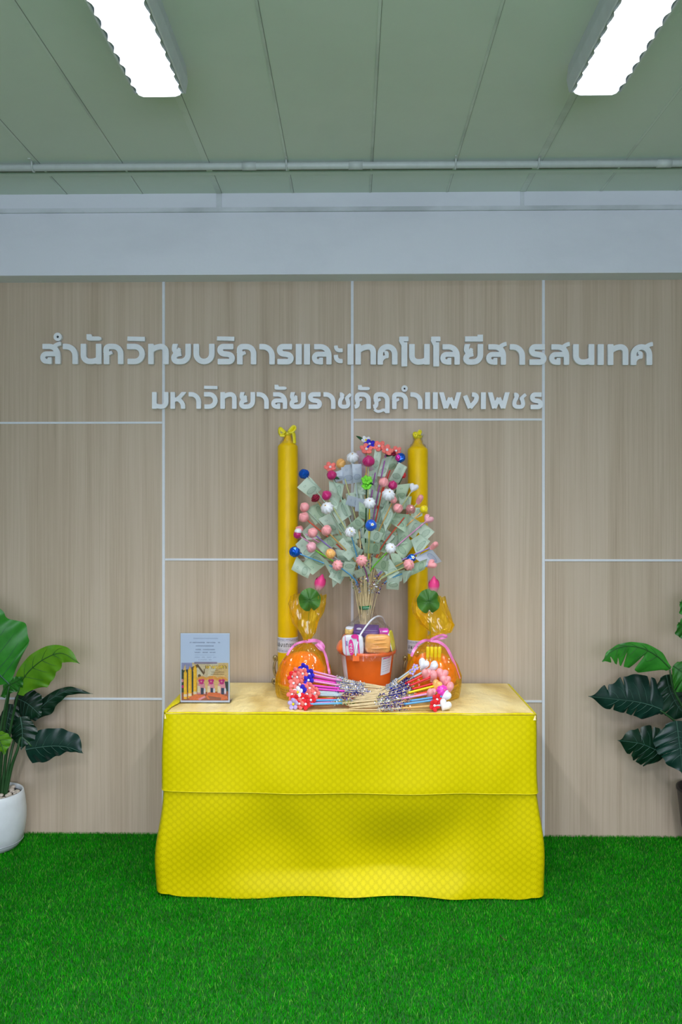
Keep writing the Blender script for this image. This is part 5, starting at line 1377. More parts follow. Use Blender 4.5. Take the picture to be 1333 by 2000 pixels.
# bare stalks without a flower that fill the bundle
for i in range(34):
    a = i * golden; rr = 0.0225 * math.sqrt((i + 1) / 34)
    p0 = Vector((NECK.x + rr * math.cos(a) * .9, BYB + rr * math.sin(a) * .9, .99)); p1 = Vector((NECK.x + rr * math.cos(a), BYB + rr * math.sin(a), NECK.z))
    hz = NECK.z + random.uniform(0.20, 0.40); p2 = Vector((NECK.x + rr * 1.7 * math.cos(a) + random.uniform(-.01, .01) , BYB + rr * 1.7 * math.sin(a), hz))
    mb = MB(); mb.tube(smoothpath([p0, p1, p2], 14), 0.0026, 7)
    o = mb.build('bamboo_stick', M_BAMBOO)
    tag(o, 'plain bamboo stalk among the bundled stalks under the bouquet', 'stick', 'plain bamboo stalks of the bouquet')

# ------------------------------------------------------------------ flower sticks lying on the table
QL = lambda x, y: (560 + x / 3.92, 1280 + y / 3.92)
LEFT = [
 (135, 105, 'flower', 'royal', 'pinkstraw', 'silver', 'dark blue felt flower, topmost of the left bundle'), (178, 142, 'flower', 'royal', 'pinkstraw', 'silver', 'dark blue felt flower just below the topmost of the left bundle'), (172, 192, 'flower', 'royal', 'pinkstraw', 'silver', 'dark blue felt flower with a white heart, left bundle'),
 (128, 142, 'flower', 'coral', 'cerise', 'silver', 'coral felt flower beside the topmost dark blue ones'), (85, 168, 'flower', 'coral', 'cerise', 'lilac', 'coral felt flower at the outer upper edge of the left bundle'), (104, 222, 'flower', 'coral', 'cerise', 'silver', 'coral felt flower under the dark blue one with a white heart'),
 (58, 215, 'flower', 'coral', 'pinkstraw', 'lilac', 'coral felt flower at the outer left edge, mid height'), (182, 252, 'flower', 'coral', 'cerise', 'lilac', 'coral felt flower nearest the straws, upper of two'), (46, 300, 'flower', 'coral', 'grey', 'mixed', 'coral felt flower at the lower outer left edge'),
 (160, 300, 'flower', 'coral', 'grey', 'mixed', 'coral felt flower with a white heart above the red ones'), (222, 288, 'flower', 'coral', 'grey', 'mixed', 'coral felt flower nearest the straws, lower of two'), (88, 284, 'flower', 'white', 'green', 'blue', 'white felt flower in the middle of the left bundle'),
 (118, 270, 'flower', 'royal', 'grey', 'blue', 'dark blue felt flower beside the white one, left bundle'), (68, 342, 'flower', 'red', 'red', 'mixed', 'red felt flower at the lower left, outer one'), (130, 335, 'flower', 'red', 'red', 'mixed', 'red felt flower at the lower left, middle one'),
 (190, 345, 'flower', 'red', 'skyblue', 'mixed', 'red felt flower at the lower left, nearest the straws'), (150, 390, 'flower', 'red', 'skyblue', 'green', 'red felt flower lowest on the table in the left bundle'), (100, 370, 'flower', 'coral', 'pinkstraw', 'green', 'orange coral flower with a yellow heart, lowest row of the left bundle'), (55, 385, 'flower', 'lilac', 'pinkstraw', 'silver', 'lilac felt flower at the lowest outer corner of the left bundle'),
]
_r = random.Random(8)
for _ in range(10):                                        # more of the same felt flowers packed behind the front ones
    LEFT.append((_r.uniform(45, 200), _r.uniform(130, 380), 'flower', _r.choice(['coral', 'coral', 'red']), _r.choice(['pinkstraw', 'cerise', 'grey', 'skyblue', 'red']), _r.choice(['silver', 'mixed', 'lilac']), 'red or coral felt flower packed among the flowers of the left bundle'))
RIGHT = [
 (1050, 68, 'heart', 'white', 'tan', 'blue', 'white heart, topmost left of the right bundle'), (1128, 84, 'heart', 'white', 'grey', 'blue', 'white heart, topmost right of the right bundle'), (1070, 142, 'heart', 'pink', 'red', 'blue', 'pink heart, left end of the row under the two white hearts'), (1127, 158, 'heart', 'pink', 'red', 'blue', 'pink heart, middle of the row under the two white hearts'),
 (1190, 142, 'heart', 'pink', 'coral', 'silver', 'pink heart, right end of the row under the two white hearts'), (1214, 192, 'heart', 'pink', 'red', 'blue', 'pink heart at the outer edge, above the orange one'), (1250, 245, 'heart', 'pink', 'red', 'silver', 'pink heart furthest out in the right bundle'), (1155, 230, 'heart', 'orange', 'yellow', 'blue', 'orange heart on a yellow straw in the right bundle'),
 (1108, 290, 'heart', 'pink', 'pinkstraw', 'silver', 'salmon heart on a pink straw in the right bundle'), (1193, 272, 'swirl', 'cerise', 'yellow', 'mixed', 'bright pink rosette bud under the orange heart'), (1222, 308, 'heart', 'white', 'skyblue', 'mixed', 'white heart at the outer edge, under the bright pink bud'), (1215, 385, 'heart', 'white', 'grey', 'mixed', 'white heart lowest on the table in the right bundle'),
 (1130, 397, 'flower', 'red', 'tan', 'silver', 'red felt flower lowest in the right bundle'), (1150, 340, 'flower', 'red', 'skyblue', 'mixed', 'dark red felt flower tucked between the white hearts'), (985, 92, 'flower', 'lilac', 'grey', 'silver', 'small lilac flower behind the topmost white hearts'), (960, 125, 'flower', 'lilac', 'tan', 'silver', 'small lilac flower furthest left in the right bundle'),
]
def lying(lst, right, group):
    # several straws of each bundle carry a flower that shows; all lie crossed on the table
    for i, (cx, cy, kind, col, straw, tin, lab) in enumerate(lst):
        px, py = QL(cx, cy)
        f = (cy - 68) / 330.0
        y = -0.43 - 0.135 * min(1, max(0, f)) - (0.012 if right else 0.0) + (0.018 if 'packed among' in lab else 0)
        H = P(px, py, y); R = (12.0 if kind != 'flower' else 11.2) * (y + CAM_D) / FOC
        if 'small lilac' in lab: R *= .6
        H.z = max(H.z, TOP + R * .75 + 0.004)
        if right:
            ex, ey = QL(455 + 150 * (1 - f) + random.uniform(-25, 25), 300 + 125 * f + random.uniform(-8, 8)); yy = -0.47 - 0.13 * f
            if f < 0.35: ex += 15
        else:
            ex, ey = QL(850 + random.uniform(-80, 60), 235 + 60 * f + random.uniform(-14, 14)); yy = -0.415 - 0.10 * f
        E = P(ex, ey, yy)
        E.z = max(TOP + 0.007, min(E.z, TOP + 0.055 - 0.03 * f + 0.012 * (not right)))
        mid = H.lerp(E, 0.55); mid.z = max(TOP + 0.010, mid.z - 0.006)
        path = smoothpath([E, mid, H], 30)
        d = (path[-1] - path[-4]).normalized()
        path[-1] = H - d * R * .6
        face_ = Vector((-0.5 if not right else 0.5, -1.0, 0.25 + random.uniform(-.2, .3))) if kind != 'heart' else Vector((0.30, -0.12, 0.95)) + Vector((random.uniform(-.3, .3), 0, 0))
        stick('flower stick with ' + lab, group, path, (kind, col, R, (0, 0, 0), face_.normalized()), straw, tin, 0.68, (0.40, 0.68), rb=0.0027, rs=0.0045, ntin=150, tinR=0.011)
lying(LEFT, False, 'felt flower sticks lying on the left of the table')
lying(RIGHT, True, 'heart sticks lying on the right of the table')
# further sticks of the two bundles that show only as bamboo points and tinsel in the middle
for i in range(14):
    f = i / 13
    ex, ey = QL(445 + 60 * random.random() + 40 * (1 - f), 285 + 120 * f + random.uniform(-6, 6)); sx_, sy_ = QL(800 + random.uniform(0, 90), 255 + 110 * f)
    E = P(ex, ey, -0.475 - 0.125 * f); Sx = P(sx_, sy_, -0.45 - 0.11 * f)
    E.z = max(TOP + 0.007, min(E.z, TOP + 0.05)); Sx.z = max(TOP + 0.012, min(Sx.z, TOP + 0.07))
    t = thing('bamboo_stick', 'pointed bamboo stick with tinsel in the crossed pile on the table', 'stick', tuple(E), 'pointed sticks in the crossed pile')
    pth = smoothpath([E, E.lerp(Sx, .5), Sx], 20)
    mb = MB(); mb.tube(pth, [0.0006, 0.0022] + [0.0029] * 19, 7); mb.build('stick', M_BAMBOO, t)
    tinsel(pth, 0.62, 1.0, 110, 0.010, ('silver', 'blue', 'mixed', 'green')[i % 4], t)

# ------------------------------------------------------------------ notice in a clear stand
NY = -0.452
a, b = P(353, 1373.5, NY), P(449, 1237, NY)
x0, x1, z0, z1 = a.x, b.x, TOP + 0.003, b.z
t = thing('notice_stand', 'white printed notice with a candle picture in an upright clear stand', 'notice', ((x0 + x1) / 2, NY, TOP))
m, nt, bb, out = nodes('clear_acrylic')
nt.nodes.remove(bb); tr = nt.nodes.new('ShaderNodeBsdfTransparent'); tr.inputs[0].default_value = (.97, .98, .98, 1); gl = nt.nodes.new('ShaderNodeBsdfGlossy'); gl.inputs['Roughness'].default_value = .03
fr = nt.nodes.new('ShaderNodeFresnel'); fr.inputs['IOR'].default_value = 1.3; mx = nt.nodes.new('ShaderNodeMixShader')
L(nt, fr.outputs[0], mx.inputs[0]); L(nt, tr.outputs[0], mx.inputs[1]); L(nt, gl.outputs[0], mx.inputs[2]); L(nt, mx.outputs[0], out.inputs['Surface'])
M_ACR = m
mb = MB(); mb.box((x0 - 0.003, NY - 0.0035, TOP + 0.001), (x1 + 0.003, NY - 0.002, z1 + 0.003)); mb.box((x0 - .003, NY + .002, TOP + 0.001), (x1 + .003, NY + .0035, z1 + .003)); mb.box((x0 - .003, NY + .002, TOP + .001), (x1 + .003, NY + .075, TOP + .003))
mb.build('acrylic_holder', M_ACR, t)
M_PAPER = mat('notice_paper', (0.64, 0.70, 0.84), 0.5, 0.015)
mb = MB(); mb.box((x0, NY - 0.0008, z0), (x1, NY + 0.0008, z1)); paper = mb.build('paper_sheet', M_PAPER, t)
W, Hh = x1 - x0, z1 - z0
U = lambda u, v, k=0: (x0 + W * (u - 25) / 1290.0, NY - 0.0010 - 0.00004 * k, z1 - Hh * (v - 10) / 1846.0)   # crop pixel of the sheet
M_GREYINK = mat('grey_ink', (0.16, 0.19, 0.30), 0.6); M_FAINT = mat('faint_ink', (0.36, 0.41, 0.55), 0.6); M_BAR = mat('dark_bar', (0.17, 0.14, 0.19), 0.5)
ink = MB()
LINES = [(690, 150, 680, 34, 1), (295, 262, 60, 38, 0), (505, 262, 330, 38, 0), (840, 262, 290, 38, 0), (1040, 262, 70, 38, 0), (675, 352, 520, 38, 0), (495, 450, 160, 38, 0), (770, 450, 330, 38, 0), (470, 525, 175, 36, 0), (675, 525, 160, 36, 0), (875, 525, 170, 36, 0),
         (665, 592, 540, 16, 1), (470, 655, 175, 34, 1), (625, 655, 80, 34, 1), (785, 655, 140, 34, 1), (925, 655, 95, 34, 1), (510, 722, 30, 32, 1), (640, 722, 180, 32, 1), (805, 722, 90, 32, 1)]
seq = ['so', 'no', 'ko', 'wo', 'tho', 'yo', 'bo', 'ro', 'sara_aa', 'lo', 'kho', 'mo', 'ngo', 'pho', 'cho', 'sara_e']
for li, (cx, cy, w, h, faint) in enumerate(LINES):
    size = Hh * h * .85 / 1846; n = max(1, int(w * W / 1290 / (size * .93)))
    ks = [seq[(li * 5 + j * 3 + j // 4) % 16] for j in range(n)]
    c = U(cx, cy + h * .3, 1)
    mini_letters(ink, ks, lambda u, v: (c[0] + u, c[1], c[2] + v), size, 0.75, 0.18, faint)
ink.build('printed_text', [M_GREYINK, M_FAINT], paper)
pc = {'sky': (0.72, 0.56, 0.34), 'sand': (0.80, 0.52, 0.20), 'cream': (0.78, 0.66, 0.44), 'brown': (0.16, 0.08, 0.03), 'dark': (0.05, 0.06, 0.04), 'candle': (0.86, 0.48, 0.01), 'candle_hi': (0.88, 0.60, 0.04), 'fan': (0.86, 0.36, 0.06), 'magenta': (0.58, 0.015, 0.20), 'pink': (0.72, 0.30, 0.34), 'robe': (0.72, 0.18, 0.05), 'robe_dark': (0.34, 0.12, 0.06), 'navy': (0.03, 0.05, 0.10), 'pale': (0.68, 0.70, 0.72), 'violet': (0.34, 0.32, 0.50), 'ground': (0.36, 0.10, 0.04)}
pk = list(pc); PM = [mat('print_' + k, c, 0.45, 0.12, 120) for k, c in pc.items()]
pic = MB(); lay = [0]
def shape(pts, col):
    lay[0] += 1
    pic.add([U(u, v, 2 + lay[0]) for u, v in pts], [tuple(range(len(pts)))], pk.index(col))
ell = lambda cx, cy, rx, ry, n=20: [(cx + rx * math.cos(2 * PI * i / n), cy + ry * math.sin(2 * PI * i / n)) for i in range(n)]
shape([(50, 800), (1280, 800), (1280, 1810), (50, 1810)], 'sand')
shape([(320, 830), (860, 830), (800, 1180), (320, 1180)], 'sky'); shape([(800, 810), (1040, 810), (860, 1150), (740, 1150)], 'cream')
shape([(50, 800), (330, 800), (330, 990), (50, 990)], 'violet'); shape([(50, 980), (340, 980), (460, 1340), (460, 1650), (50, 1650)], 'dark')
shape([(90, 1000), (150, 840), (170, 1000)], 'sand')
shape([(300, 930), (480, 835), (480, 915), (330, 1020)], 'brown'); shape([(480, 835), (655, 1080), (635, 1130), (480, 915)], 'brown'); shape([(480, 920), (620, 1120), (460, 1180), (400, 1040)], 'cream'); shape(ell(520, 1150, 40, 45), 'brown'); shape([(640, 960), (655, 960), (665, 1080), (630, 1080)], 'brown')
shape([(50, 1600), (1280, 1560), (1280, 1810), (50, 1810)], 'ground')
shape(ell(75, 1280, 28, 45), 'pink'); shape(ell(80, 1440, 30, 40), 'magenta'); shape([(1190, 1300), (1280, 1300), (1280, 1560), (1190, 1560)], 'dark')
for cx, cy, rx in ((590, 1260, 130), (850, 1250, 160), (1110, 1270, 155)):
    shape([(cx + rx * math.cos(q), cy - 100 * math.sin(q)) for q in np.linspace(0, PI, 16)], 'fan')
for cx, w in ((575, 115), (830, 105), (1110, 120)):
    shape([(cx - w * .75, 1340), (cx + w * .7, 1340), (cx + w, 1640), (cx - w, 1640)], 'pink'); shape([(cx - w * .9, 1420), (cx - w * .3, 1420), (cx - w * .3, 1600), (cx - w * .95, 1600)], 'cream')
    shape([(cx - w * .15, 1470), (cx + w * .5, 1470), (cx + w * .5, 1640), (cx - w * .15, 1640)], 'navy'); shape(ell(cx + w * .75, 1550, 26, 75), 'pale')
    shape(ell(cx - w * .35, 1280, 42, 40), 'magenta'); shape(ell(cx + w * .30, 1275, 44, 42), 'magenta'); shape(ell(cx, 1340, 60, 34), 'magenta'); shape(ell(cx - 4, 1300, 22, 22), 'pink')
for cx, w, top_, bot in ((153, 42, 1010, 1640), (272, 46, 935, 1620), (408, 44, 880, 1570)):
    shape([(cx - w, top_ + 60), (cx - w * .3, top_), (cx, top_ - 60), (cx + w * .3, top_), (cx + w, top_ + 60), (cx + w, bot), (cx - w, bot)], 'candle'); shape([(cx - w * .5, top_ + 70), (cx, top_ + 70), (cx, bot), (cx - w * .5, bot)], 'candle_hi')
    shape([(cx - w, bot), (cx + w, bot), (cx + w, bot + 70), (cx - w, bot + 70)], 'cream'); shape([(cx - w, bot + 70), (cx + w, bot + 70), (cx + w, bot + 130), (cx - w, bot + 130)], 'candle')
shape([(250, 1720), (420, 1640), (660, 1660), (690, 1720), (520, 1800), (260, 1790)], 'robe'); shape([(480, 1770), (660, 1680), (690, 1720), (540, 1800)], 'pink'); shape([(690, 1700), (760, 1590), (1000, 1600), (1250, 1690), (1270, 1770), (1090, 1800), (740, 1770)], 'robe'); shape([(740, 1680), (1090, 1730), (1090, 1800), (800, 1770)], 'robe_dark')
po = pic.build('printed_photo', PM, paper)
# title and subtitle lines on the picture, and the dark bar above it
tx = MB()
c = U(975, 955, 60); mini_letters(tx, ['sara_e', 'cho', 'sara_aa', 'pho', 'ro', 'ro', 'kho', 'sara_aa'], lambda u, v: (c[0] + u, c[1], c[2] + v), Hh * 88 / 1846, .72, .16, 0)
c2 = U(975, 949, 62); mini_letters(tx, ['sara_e', 'cho', 'sara_aa', 'pho', 'ro', 'ro', 'kho', 'sara_aa'], lambda u, v: (c2[0] + u * .985, c2[1], c2[2] + v * .9), Hh * 84 / 1846, .72, .16, 1)
for cx, cy, n in ((1010, 1050, 18), (1000, 1105, 18), (985, 998, 6)):
    q = U(cx, cy + 6, 60); mini_letters(tx, [seq[(j * 3 + cx) % 16] for j in range(n)], lambda u, v, q=q: (q[0] + u, q[1], q[2] + v), Hh * 20 / 1846, .8, .2, 0)
tx.build('printed_title', [PM[pk.index('brown')], PM[pk.index('candle_hi')]], paper)
mb = MB(); br = [(395, 775), (980, 775), (990, 790), (980, 825), (395, 825), (385, 800)]; mb.add([U(u, v, 64) for u, v in br], [tuple(range(6))])
mb.build('printed_bar', M_BAR, paper)

# ------------------------------------------------------------------ potted plants
M_POT = mat('white_pot', (0.66, 0.70, 0.72), 0.35, 0.03)
M_BLACKPOT = mat('black_pot', (0.008, 0.008, 0.009), 0.4, 0.1)
M_SOIL = mat('pot_soil', (0.03, 0.022, 0.015), 0.9, 0.3)
M_PEB = mat('pale_pebble', (0.55, 0.48, 0.40), 0.6, 0.25, 20)
LF = {'bright': leafmat('leaf_bright', (0.05, 0.33, 0.03), (0.025, 0.20, 0.02), .35, .30), 'lime': leafmat('leaf_lime', (0.17, 0.42, 0.015), (0.09, 0.30, 0.012), .4, .45),
      'dark': leafmat('leaf_dark', (0.006, 0.036, 0.016), (0.003, 0.018, 0.009), .32, .12), 'teal': leafmat('leaf_teal', (0.007, 0.045, 0.030), (0.004, 0.024, 0.017), .33, .12), 'mid': leafmat('leaf_mid', (0.035, 0.22, 0.02), (0.02, 0.13, 0.014), .35, .25)}
M_STEM = mat('plant_stem', (0.016, 0.07, 0.016), 0.45, 0.2)
M_VEIN_D = mat('leaf_vein_dark', (0.02, 0.10, 0.015), 0.5); M_VEIN_L = mat('leaf_vein_pale', (0.035, 0.10, 0.07), 0.5)

def blade(root, mid, wl, wr, cols, y0, y1, droop=0.03, vein=None, cuts=(), curl=0.3, nveins=6, ripple=0.004):
    """Leaf along a midrib (frame pixels -> room points between the depths y0, y1); wl / wr: widths either side in metres at even steps; cuts: (position, side, depth) slits."""
    pts = [P(px, py, y0 + (y1 - y0) * i / (len(mid) - 1)) for i, (px, py) in enumerate(mid)]
    N = 130; path = smoothpath(pts, N)
    def wid(ws, u):
        x = u * (len(ws) - 1); k = min(int(x), len(ws) - 2); f = x - k; f = f * f * (3 - 2 * f)
        return ws[k] + (ws[k + 1] - ws[k]) * f
    mb = MB(); K = 7; vs = []
    for i in range(N + 1):
        u = i / N
        td = (path[min(i + 1, N)] - path[max(i - 1, 0)]).normalized()
        side = td.cross(Vector((0, -1, 0))).normalized()
        nrm = side.cross(td).normalized()
        for s_, ws in ((-1, wl), (1, wr)):
            w = wid(ws, u)
            for cu, cs, cd, cw in cuts:
                if cs == s_: w *= 1 - cd * math.exp(-((u - cu) / cw) ** 2)
            for k in range(K + 1):
                if s_ == 1 and k == 0: continue
                v = (K - k) / K if s_ == -1 else k / K
                lean = td * (0.35 * w * v * v)
                rip = ripple * math.sin(u * 34 + s_) * v * v
                vs.append(path[i] + side * (s_ * w * v * math.cos(curl * v)) + nrm * (-w * v * math.sin(curl * v) + rip) + lean * 0.6 + Vector((0, 0, -droop * v * v * w * 3)))
    Wd = 2 * K + 1
    fs = [(i * Wd + k, i * Wd + k + 1, (i + 1) * Wd + k + 1, (i + 1) * Wd + k) for i in range(N) for k in range(Wd - 1)]
    mb.add(vs, fs, smooth=True)
    o = mb.build('leaf', LF[cols], root)
    vb = MB(); vb.tube([q + Vector((0, -0.0015, 0)) for q in path], [0.0028 * (1 - 0.8 * i / N) + .0004 for i in range(N + 1)], 6)
    for j in range(1, nveins + 1):
        i = int(N * (0.08 + 0.75 * j / (nveins + 1)))
        for s_ in (-1, 1):
            i2 = min(N, i + 14); kk = K - 5 if s_ < 0 else K + 5
            pts_ = [vs[i * Wd + K], vs[min(N, i + 8) * Wd + (K - 3 if s_ < 0 else K + 3)], vs[i2 * Wd + kk]]
            vb.tube([q + Vector((0, -0.0012, 0.0006)) for q in smoothpath(pts_, 6)], [0.0014 * (1 - .12 * q) for q in range(7)], 5)
    vb.build('midrib', vein or M_VEIN_L, o)
    return o
def stem(root, pix, ys, r0=0.007, r1=0.004):
    pts = smoothpath([P(px, py, y) for (px, py), y in zip(pix, ys)], 24)
    mb = MB(); mb.tube(pts, [r0 + (r1 - r0) * i / 24 for i in range(25)], 9); mb.build('stem', M_STEM, root)

# left: elephant-ear plant in a white pot
c = P(-13, 1640, -0.158); cx, cy_ = c.x, -0.158
t = thing('potted_plant', 'broad leaved green plant in a white pot on the grass by the wall', 'plant', (cx, cy_, 0), 'potted plants beside the table')
mb = MB(); mb.lathe([(0.100, 0.002), (0.112, 0.006), (0.128, 0.028), (0.140, 0.075), (0.146, 0.13), (0.146, 0.17), (0.140, 0.225), (0.133, 0.258), (0.128, 0.262), (0.124, 0.256), (0.126, 0.225), (0.126, 0.21), (0.05, 0.21)], Matrix.Translation((cx, cy_, 0)), 64)
pot = mb.build('pot', M_POT, t)
mb = MB(); mb.lathe([(0.1325, 0.0345), (0.1335, 0.036), (0.1335, 0.0375), (0.1325, 0.039)], Matrix.Translation((cx, cy_, 0)), 64, cap0=False, cap1=False); mb.build('pot_groove', mat('pot_groove', (0.40, 0.44, 0.46), 0.5), pot)
mb = MB(); mb.lathe([(0.1255, 0.212), (0.1255, 0.238), (0.01, 0.244)], Matrix.Translation((cx, cy_, 0)), 40); mb.build('soil', M_SOIL, t)
rp = random.Random(3)
for i in range(60):
    a = rp.uniform(0, 2 * PI); rr = 0.112 * math.sqrt(rp.random()); s_ = rp.uniform(.009, .017)
    mb = MB(); mb.ball(Matrix.Translation((cx + rr * math.cos(a), cy_ + rr * math.sin(a), 0.246 + rp.uniform(0, .006))) @ Matrix.Rotation(rp.uniform(0, 3), 4, 'Z'), 0, 6, s_, s_ * .75, s_ * .5)
    o = mb.build('pebble', M_PEB); tag(o, 'pale pebble on the soil of the white plant pot', 'pebble', 'pebbles in the white pot')
py_ = -0.16
stem(t, [(3, 1560), (9, 1500), (14, 1460), (25, 1400), (38, 1345)], [py_, py_, py_, py_, -.2], .009, .005)
stem(t, [(10, 1558), (22, 1500), (34, 1465), (42, 1440), (62, 1458)], [py_, py_, py_, -.15, -.15], .009, .004)
stem(t, [(-4, 1560), (2, 1490), (8, 1420), (18, 1350), (22, 1335)], [py_, py_, py_, -.18, -.2], .009, .005)
stem(t, [(-8, 1562), (-6, 1480), (2, 1420), (10, 1380), (18, 1340)], [py_ - .04, py_ - .05, -.2, -.2, -.2], .007, .004)
stem(t, [(8, 1558), (18, 1490), (30, 1440), (48, 1410), (75, 1378)], [py_, py_, -.12, -.1, -.10], .008, .004)
stem(t, [(-20, 1560), (-40, 1480), (-60, 1400), (-70, 1340)], [py_, py_, -.2, -.24], .008, .005)
blade(t, [(20, 1338), (-10, 1305), (-45, 1240), (-60, 1150)], [0.0, .14, .16, .12, .005], [0.02, .19, .22, .14, .005], 'bright', -.20, -.27, .02, None, (), .2, 6)
blade(t, [(34, 1356), (46, 1325), (66, 1302), (92, 1284), (122, 1276), (156, 1296)], [.0, .045, .055, .052, .035, .002], [.03, .11, .10, .075, .04, .002], 'lime', -.20, -.24, .02, M_VEIN_D, (), .15, 4)
blade(t, [(2, 1360), (14, 1340), (30, 1332), (45, 1322)], [.0, .02, .025, .002], [.02, .045, .04, .002], 'mid', -.19, -.22, .02, M_VEIN_D, (), .2, 3)
blade(t, [(62, 1405), (80, 1382), (105, 1362), (135, 1350), (182, 1355)], [.01, .03, .028, .022, .001], [.02, .055, .035, .018, .001], 'dark', -.10, -.08, .02, None, (), .3, 4)
blade(t, [(50, 1464), (74, 1460), (105, 1457), (135, 1460), (163, 1471)], [.03, .085, .085, .07, .002], [.07, .075, .05, .02, .002], 'teal', -.15, -.16, .02, M_VEIN_L, (), .25, 5)
blade(t, [(40, 1400), (44, 1430), (42, 1465)], [.04, .07, .002], [.04, .06, .002], 'dark', -.14, -.16, .02, None, (), .2, 4)
blade(t, [(30, 1362), (55, 1375), (80, 1398)], [.06, .07, .01], [.05, .10, .01], 'dark', -.11, -.13, .02, None, (), .2, 4)
blade(t, [(22, 1375), (14, 1410), (8, 1445)], [.04, .06, .002], [.03, .05, .002], 'dark', -.12, -.14, .02, None, (), .2, 4)
blade(t, [(-14, 1432), (0, 1448), (10, 1475)], [.03, .05, .002], [.02, .045, .002], 'lime', -.24, -.25, .02, M_VEIN_D, (), .2, 3)
blade(t, [(-60, 1360), (-80, 1330), (-110, 1310), (-150, 1320)], [.02, .1, .1, .002], [.02, .11, .09, .002], 'dark', -.2, -.3, .02, None, (), .3, 5)

# right: split-leaf plant in a dark pot
c = P(1388, 1640, -0.16); cx, cy_ = c.x, -0.16
t = thing('potted_plant', 'split leaved dark green plant in a black pot, partly outside the picture', 'plant', (cx, cy_, 0), 'potted plants beside the table')
mb = MB(); mb.lathe([(0.098, 0.002), (0.105, 0.005), (0.125, 0.12), (0.142, 0.275), (0.146, 0.28), (0.146, 0.29), (0.138, 0.29), (0.128, 0.25), (0.05, 0.25)], Matrix.Translation((cx, cy_, 0)), 64); mb.build('pot', M_BLACKPOT, t)
mb = MB(); mb.lathe([(0.127, 0.248), (0.127, 0.258), (0.01, 0.262)], Matrix.Translation((cx, cy_, 0)), 40); mb.build('soil', M_SOIL, t)
stem(t, [(1392, 1530), (1372, 1460), (1345, 1400), (1318, 1350), (1309, 1308)], [-.16, -.17, -.19, -.2, -.2], .009, .004)
stem(t, [(1388, 1530), (1370, 1480), (1345, 1440), (1318, 1408), (1290, 1387)], [-.16, -.16, -.14, -.13, -.13], .009, .004)
stem(t, [(1384, 1530), (1370, 1500), (1350, 1482), (1325, 1475), (1296, 1474)], [-.16, -.16, -.14, -.13, -.12], .008, .004)
stem(t, [(1390, 1530), (1378, 1500), (1362, 1470), (1345, 1462)], [-.16, -.18, -.2, -.2], .008, .004)
stem(t, [(1396, 1530), (1394, 1400), (1380, 1300), (1362, 1230)], [-.16, -.16, -.18, -.2], .009, .004)
stem(t, [(1400, 1530), (1402, 1400), (1390, 1260), (1372, 1190)], [-.16, -.16, -.16, -.18], .009, .004)
cut = lambda *q, w=0.010: [(u, s_, d, w) for u, s_, d in q]
blade(t, [(1310, 1306), (1285, 1282), (1255, 1266), (1222, 1262), (1195, 1272), (1177, 1292)], [.02, .11, .105, .10, .085, .055, .003], [.010, .03, .028, .02, .014, .010, .002], 'bright', -.20, -.23, .02, M_VEIN_D, cut((.32, -1, .75), (.55, -1, .7), (.70, -1, .45), (.85, -1, .7), w=0.024), .25, 5)
blade(t, [(1294, 1386), (1270, 1377), (1240, 1370), (1205, 1366), (1150, 1360)], [.03, .075, .068, .06, .05, .001], [.06, .135, .135, .115, .07, .001], 'teal', -.13, -.15, .02, M_VEIN_L, cut((.25, 1, .8), (.42, -1, .65), (.62, 1, .5), (.55, -1, .6), (.75, -1, .6), (.82, 1, .45)), .25, 6)
blade(t, [(1300, 1474), (1280, 1464), (1250, 1452), (1207, 1446)], [.05, .095, .09, .06, .001], [.07, .105, .10, .06, .001], 'dark', -.12, -.14, .02, None, cut((.3, -1, .5), (.5, -1, .5), (.7, -1, .5), (.45, 1, .3), (.65, 1, .35)), .25, 5)
blade(t, [(1322, 1408), (1326, 1440), (1330, 1470), (1334, 1512)], [.05, .09, .09, .06, .002], [.05, .11, .10, .07, .002], 'teal', -.20, -.22, .02, None, cut((.35, -1, .8), (.55, -1, .8), (.72, -1, .7), (.4, 1, .7), (.6, 1, .8)), .2, 5)
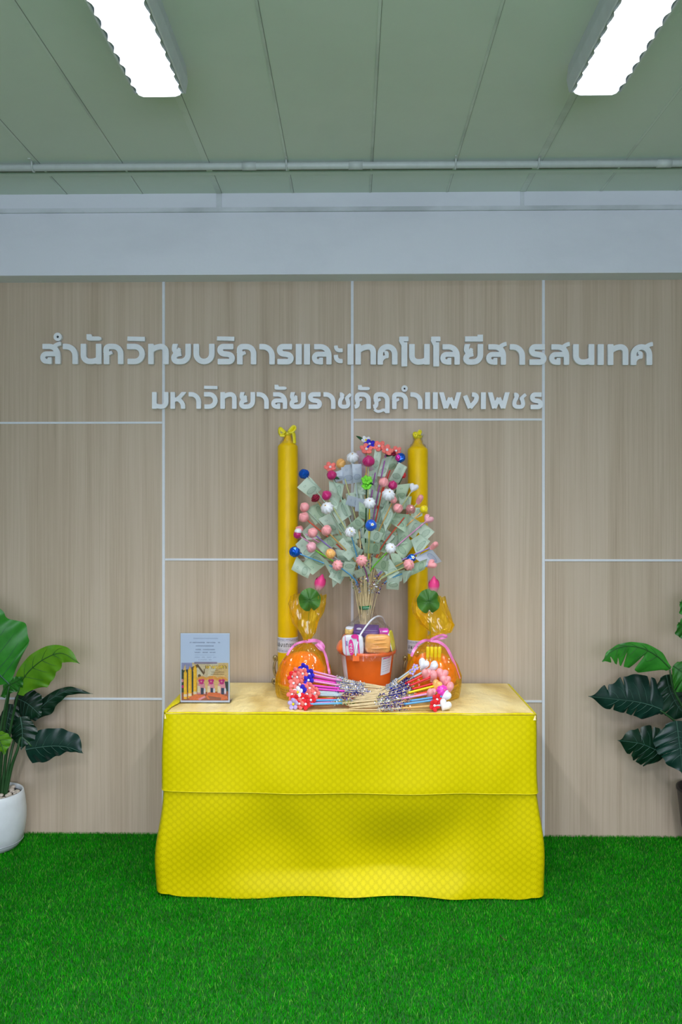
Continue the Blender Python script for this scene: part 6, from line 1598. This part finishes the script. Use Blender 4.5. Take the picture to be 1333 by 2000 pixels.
blade(t, [(1316, 1300), (1332, 1312), (1350, 1330), (1372, 1352)], [.03, .09, .09, .05, .002], [.02, .06, .08, .05, .002], 'mid', -.22, -.24, .02, M_VEIN_D, cut((.4, -1, .7), (.65, -1, .7), (.5, 1, .7)), .2, 4)
blade(t, [(1302, 1318), (1310, 1350), (1325, 1380), (1345, 1400)], [.04, .09, .10, .06, .002], [.03, .07, .09, .05, .002], 'dark', -.12, -.13, .02, None, cut((.35, 1, .6), (.6, 1, .7), (.5, -1, .6)), .2, 4)
blade(t, [(1362, 1232), (1348, 1225), (1336, 1222), (1325, 1216)], [.03, .06, .05, .002], [.03, .06, .05, .002], 'mid', -.20, -.24, .02, M_VEIN_D, cut((.5, 1, .6)), .2, 3)
blade(t, [(1374, 1190), (1358, 1184), (1342, 1180), (1328, 1176)], [.03, .06, .05, .002], [.03, .06, .04, .002], 'bright', -.18, -.2, .02, M_VEIN_D, cut((.5, -1, .6)), .2, 3)
blade(t, [(1372, 1190), (1400, 1160), (1430, 1150), (1470, 1170)], [.03, .1, .1, .002], [.03, .1, .1, .002], 'dark', -.18, -.3, .02, None, cut((.4, -1, .7), (.6, 1, .7)), .3, 4)
blade(t, [(1362, 1460), (1400, 1450), (1440, 1460), (1480, 1490)], [.03, .1, .1, .002], [.03, .1, .1, .002], 'dark', -.2, -.3, .02, None, cut((.4, -1, .7), (.6, 1, .7)), .3, 4)

# small dry leaf on the grass
c = P(985, 1847, -0.975)
t = thing('dry_leaf', 'tiny curled dark brown leaf lying on the grass in front of the table', 'leaf', (c.x, c.y, 0.018))
mb = MB(); mb.grid(lambda u, v: (c.x - .008 + .018 * u, c.y + .010 - .016 * u + .008 * (v - .5) * math.sin(PI * (u * .85 + .1)), 0.020 + .006 * (1 - u) ** 2 + .004 * abs(v - .5)), 8, 4)
mb.build('leaf_blade', mat('dry_leaf', (0.06, 0.025, 0.015), 0.8, 0.3), t)
mb = MB(); mb.tube([(c.x - .008, c.y + .010, .026), (c.x - .012, c.y + .013, .034)], 0.0012, 6); mb.build('leaf_stalk', mat('dry_leaf', (0.06, 0.025, 0.015), 0.8, 0.3), t)
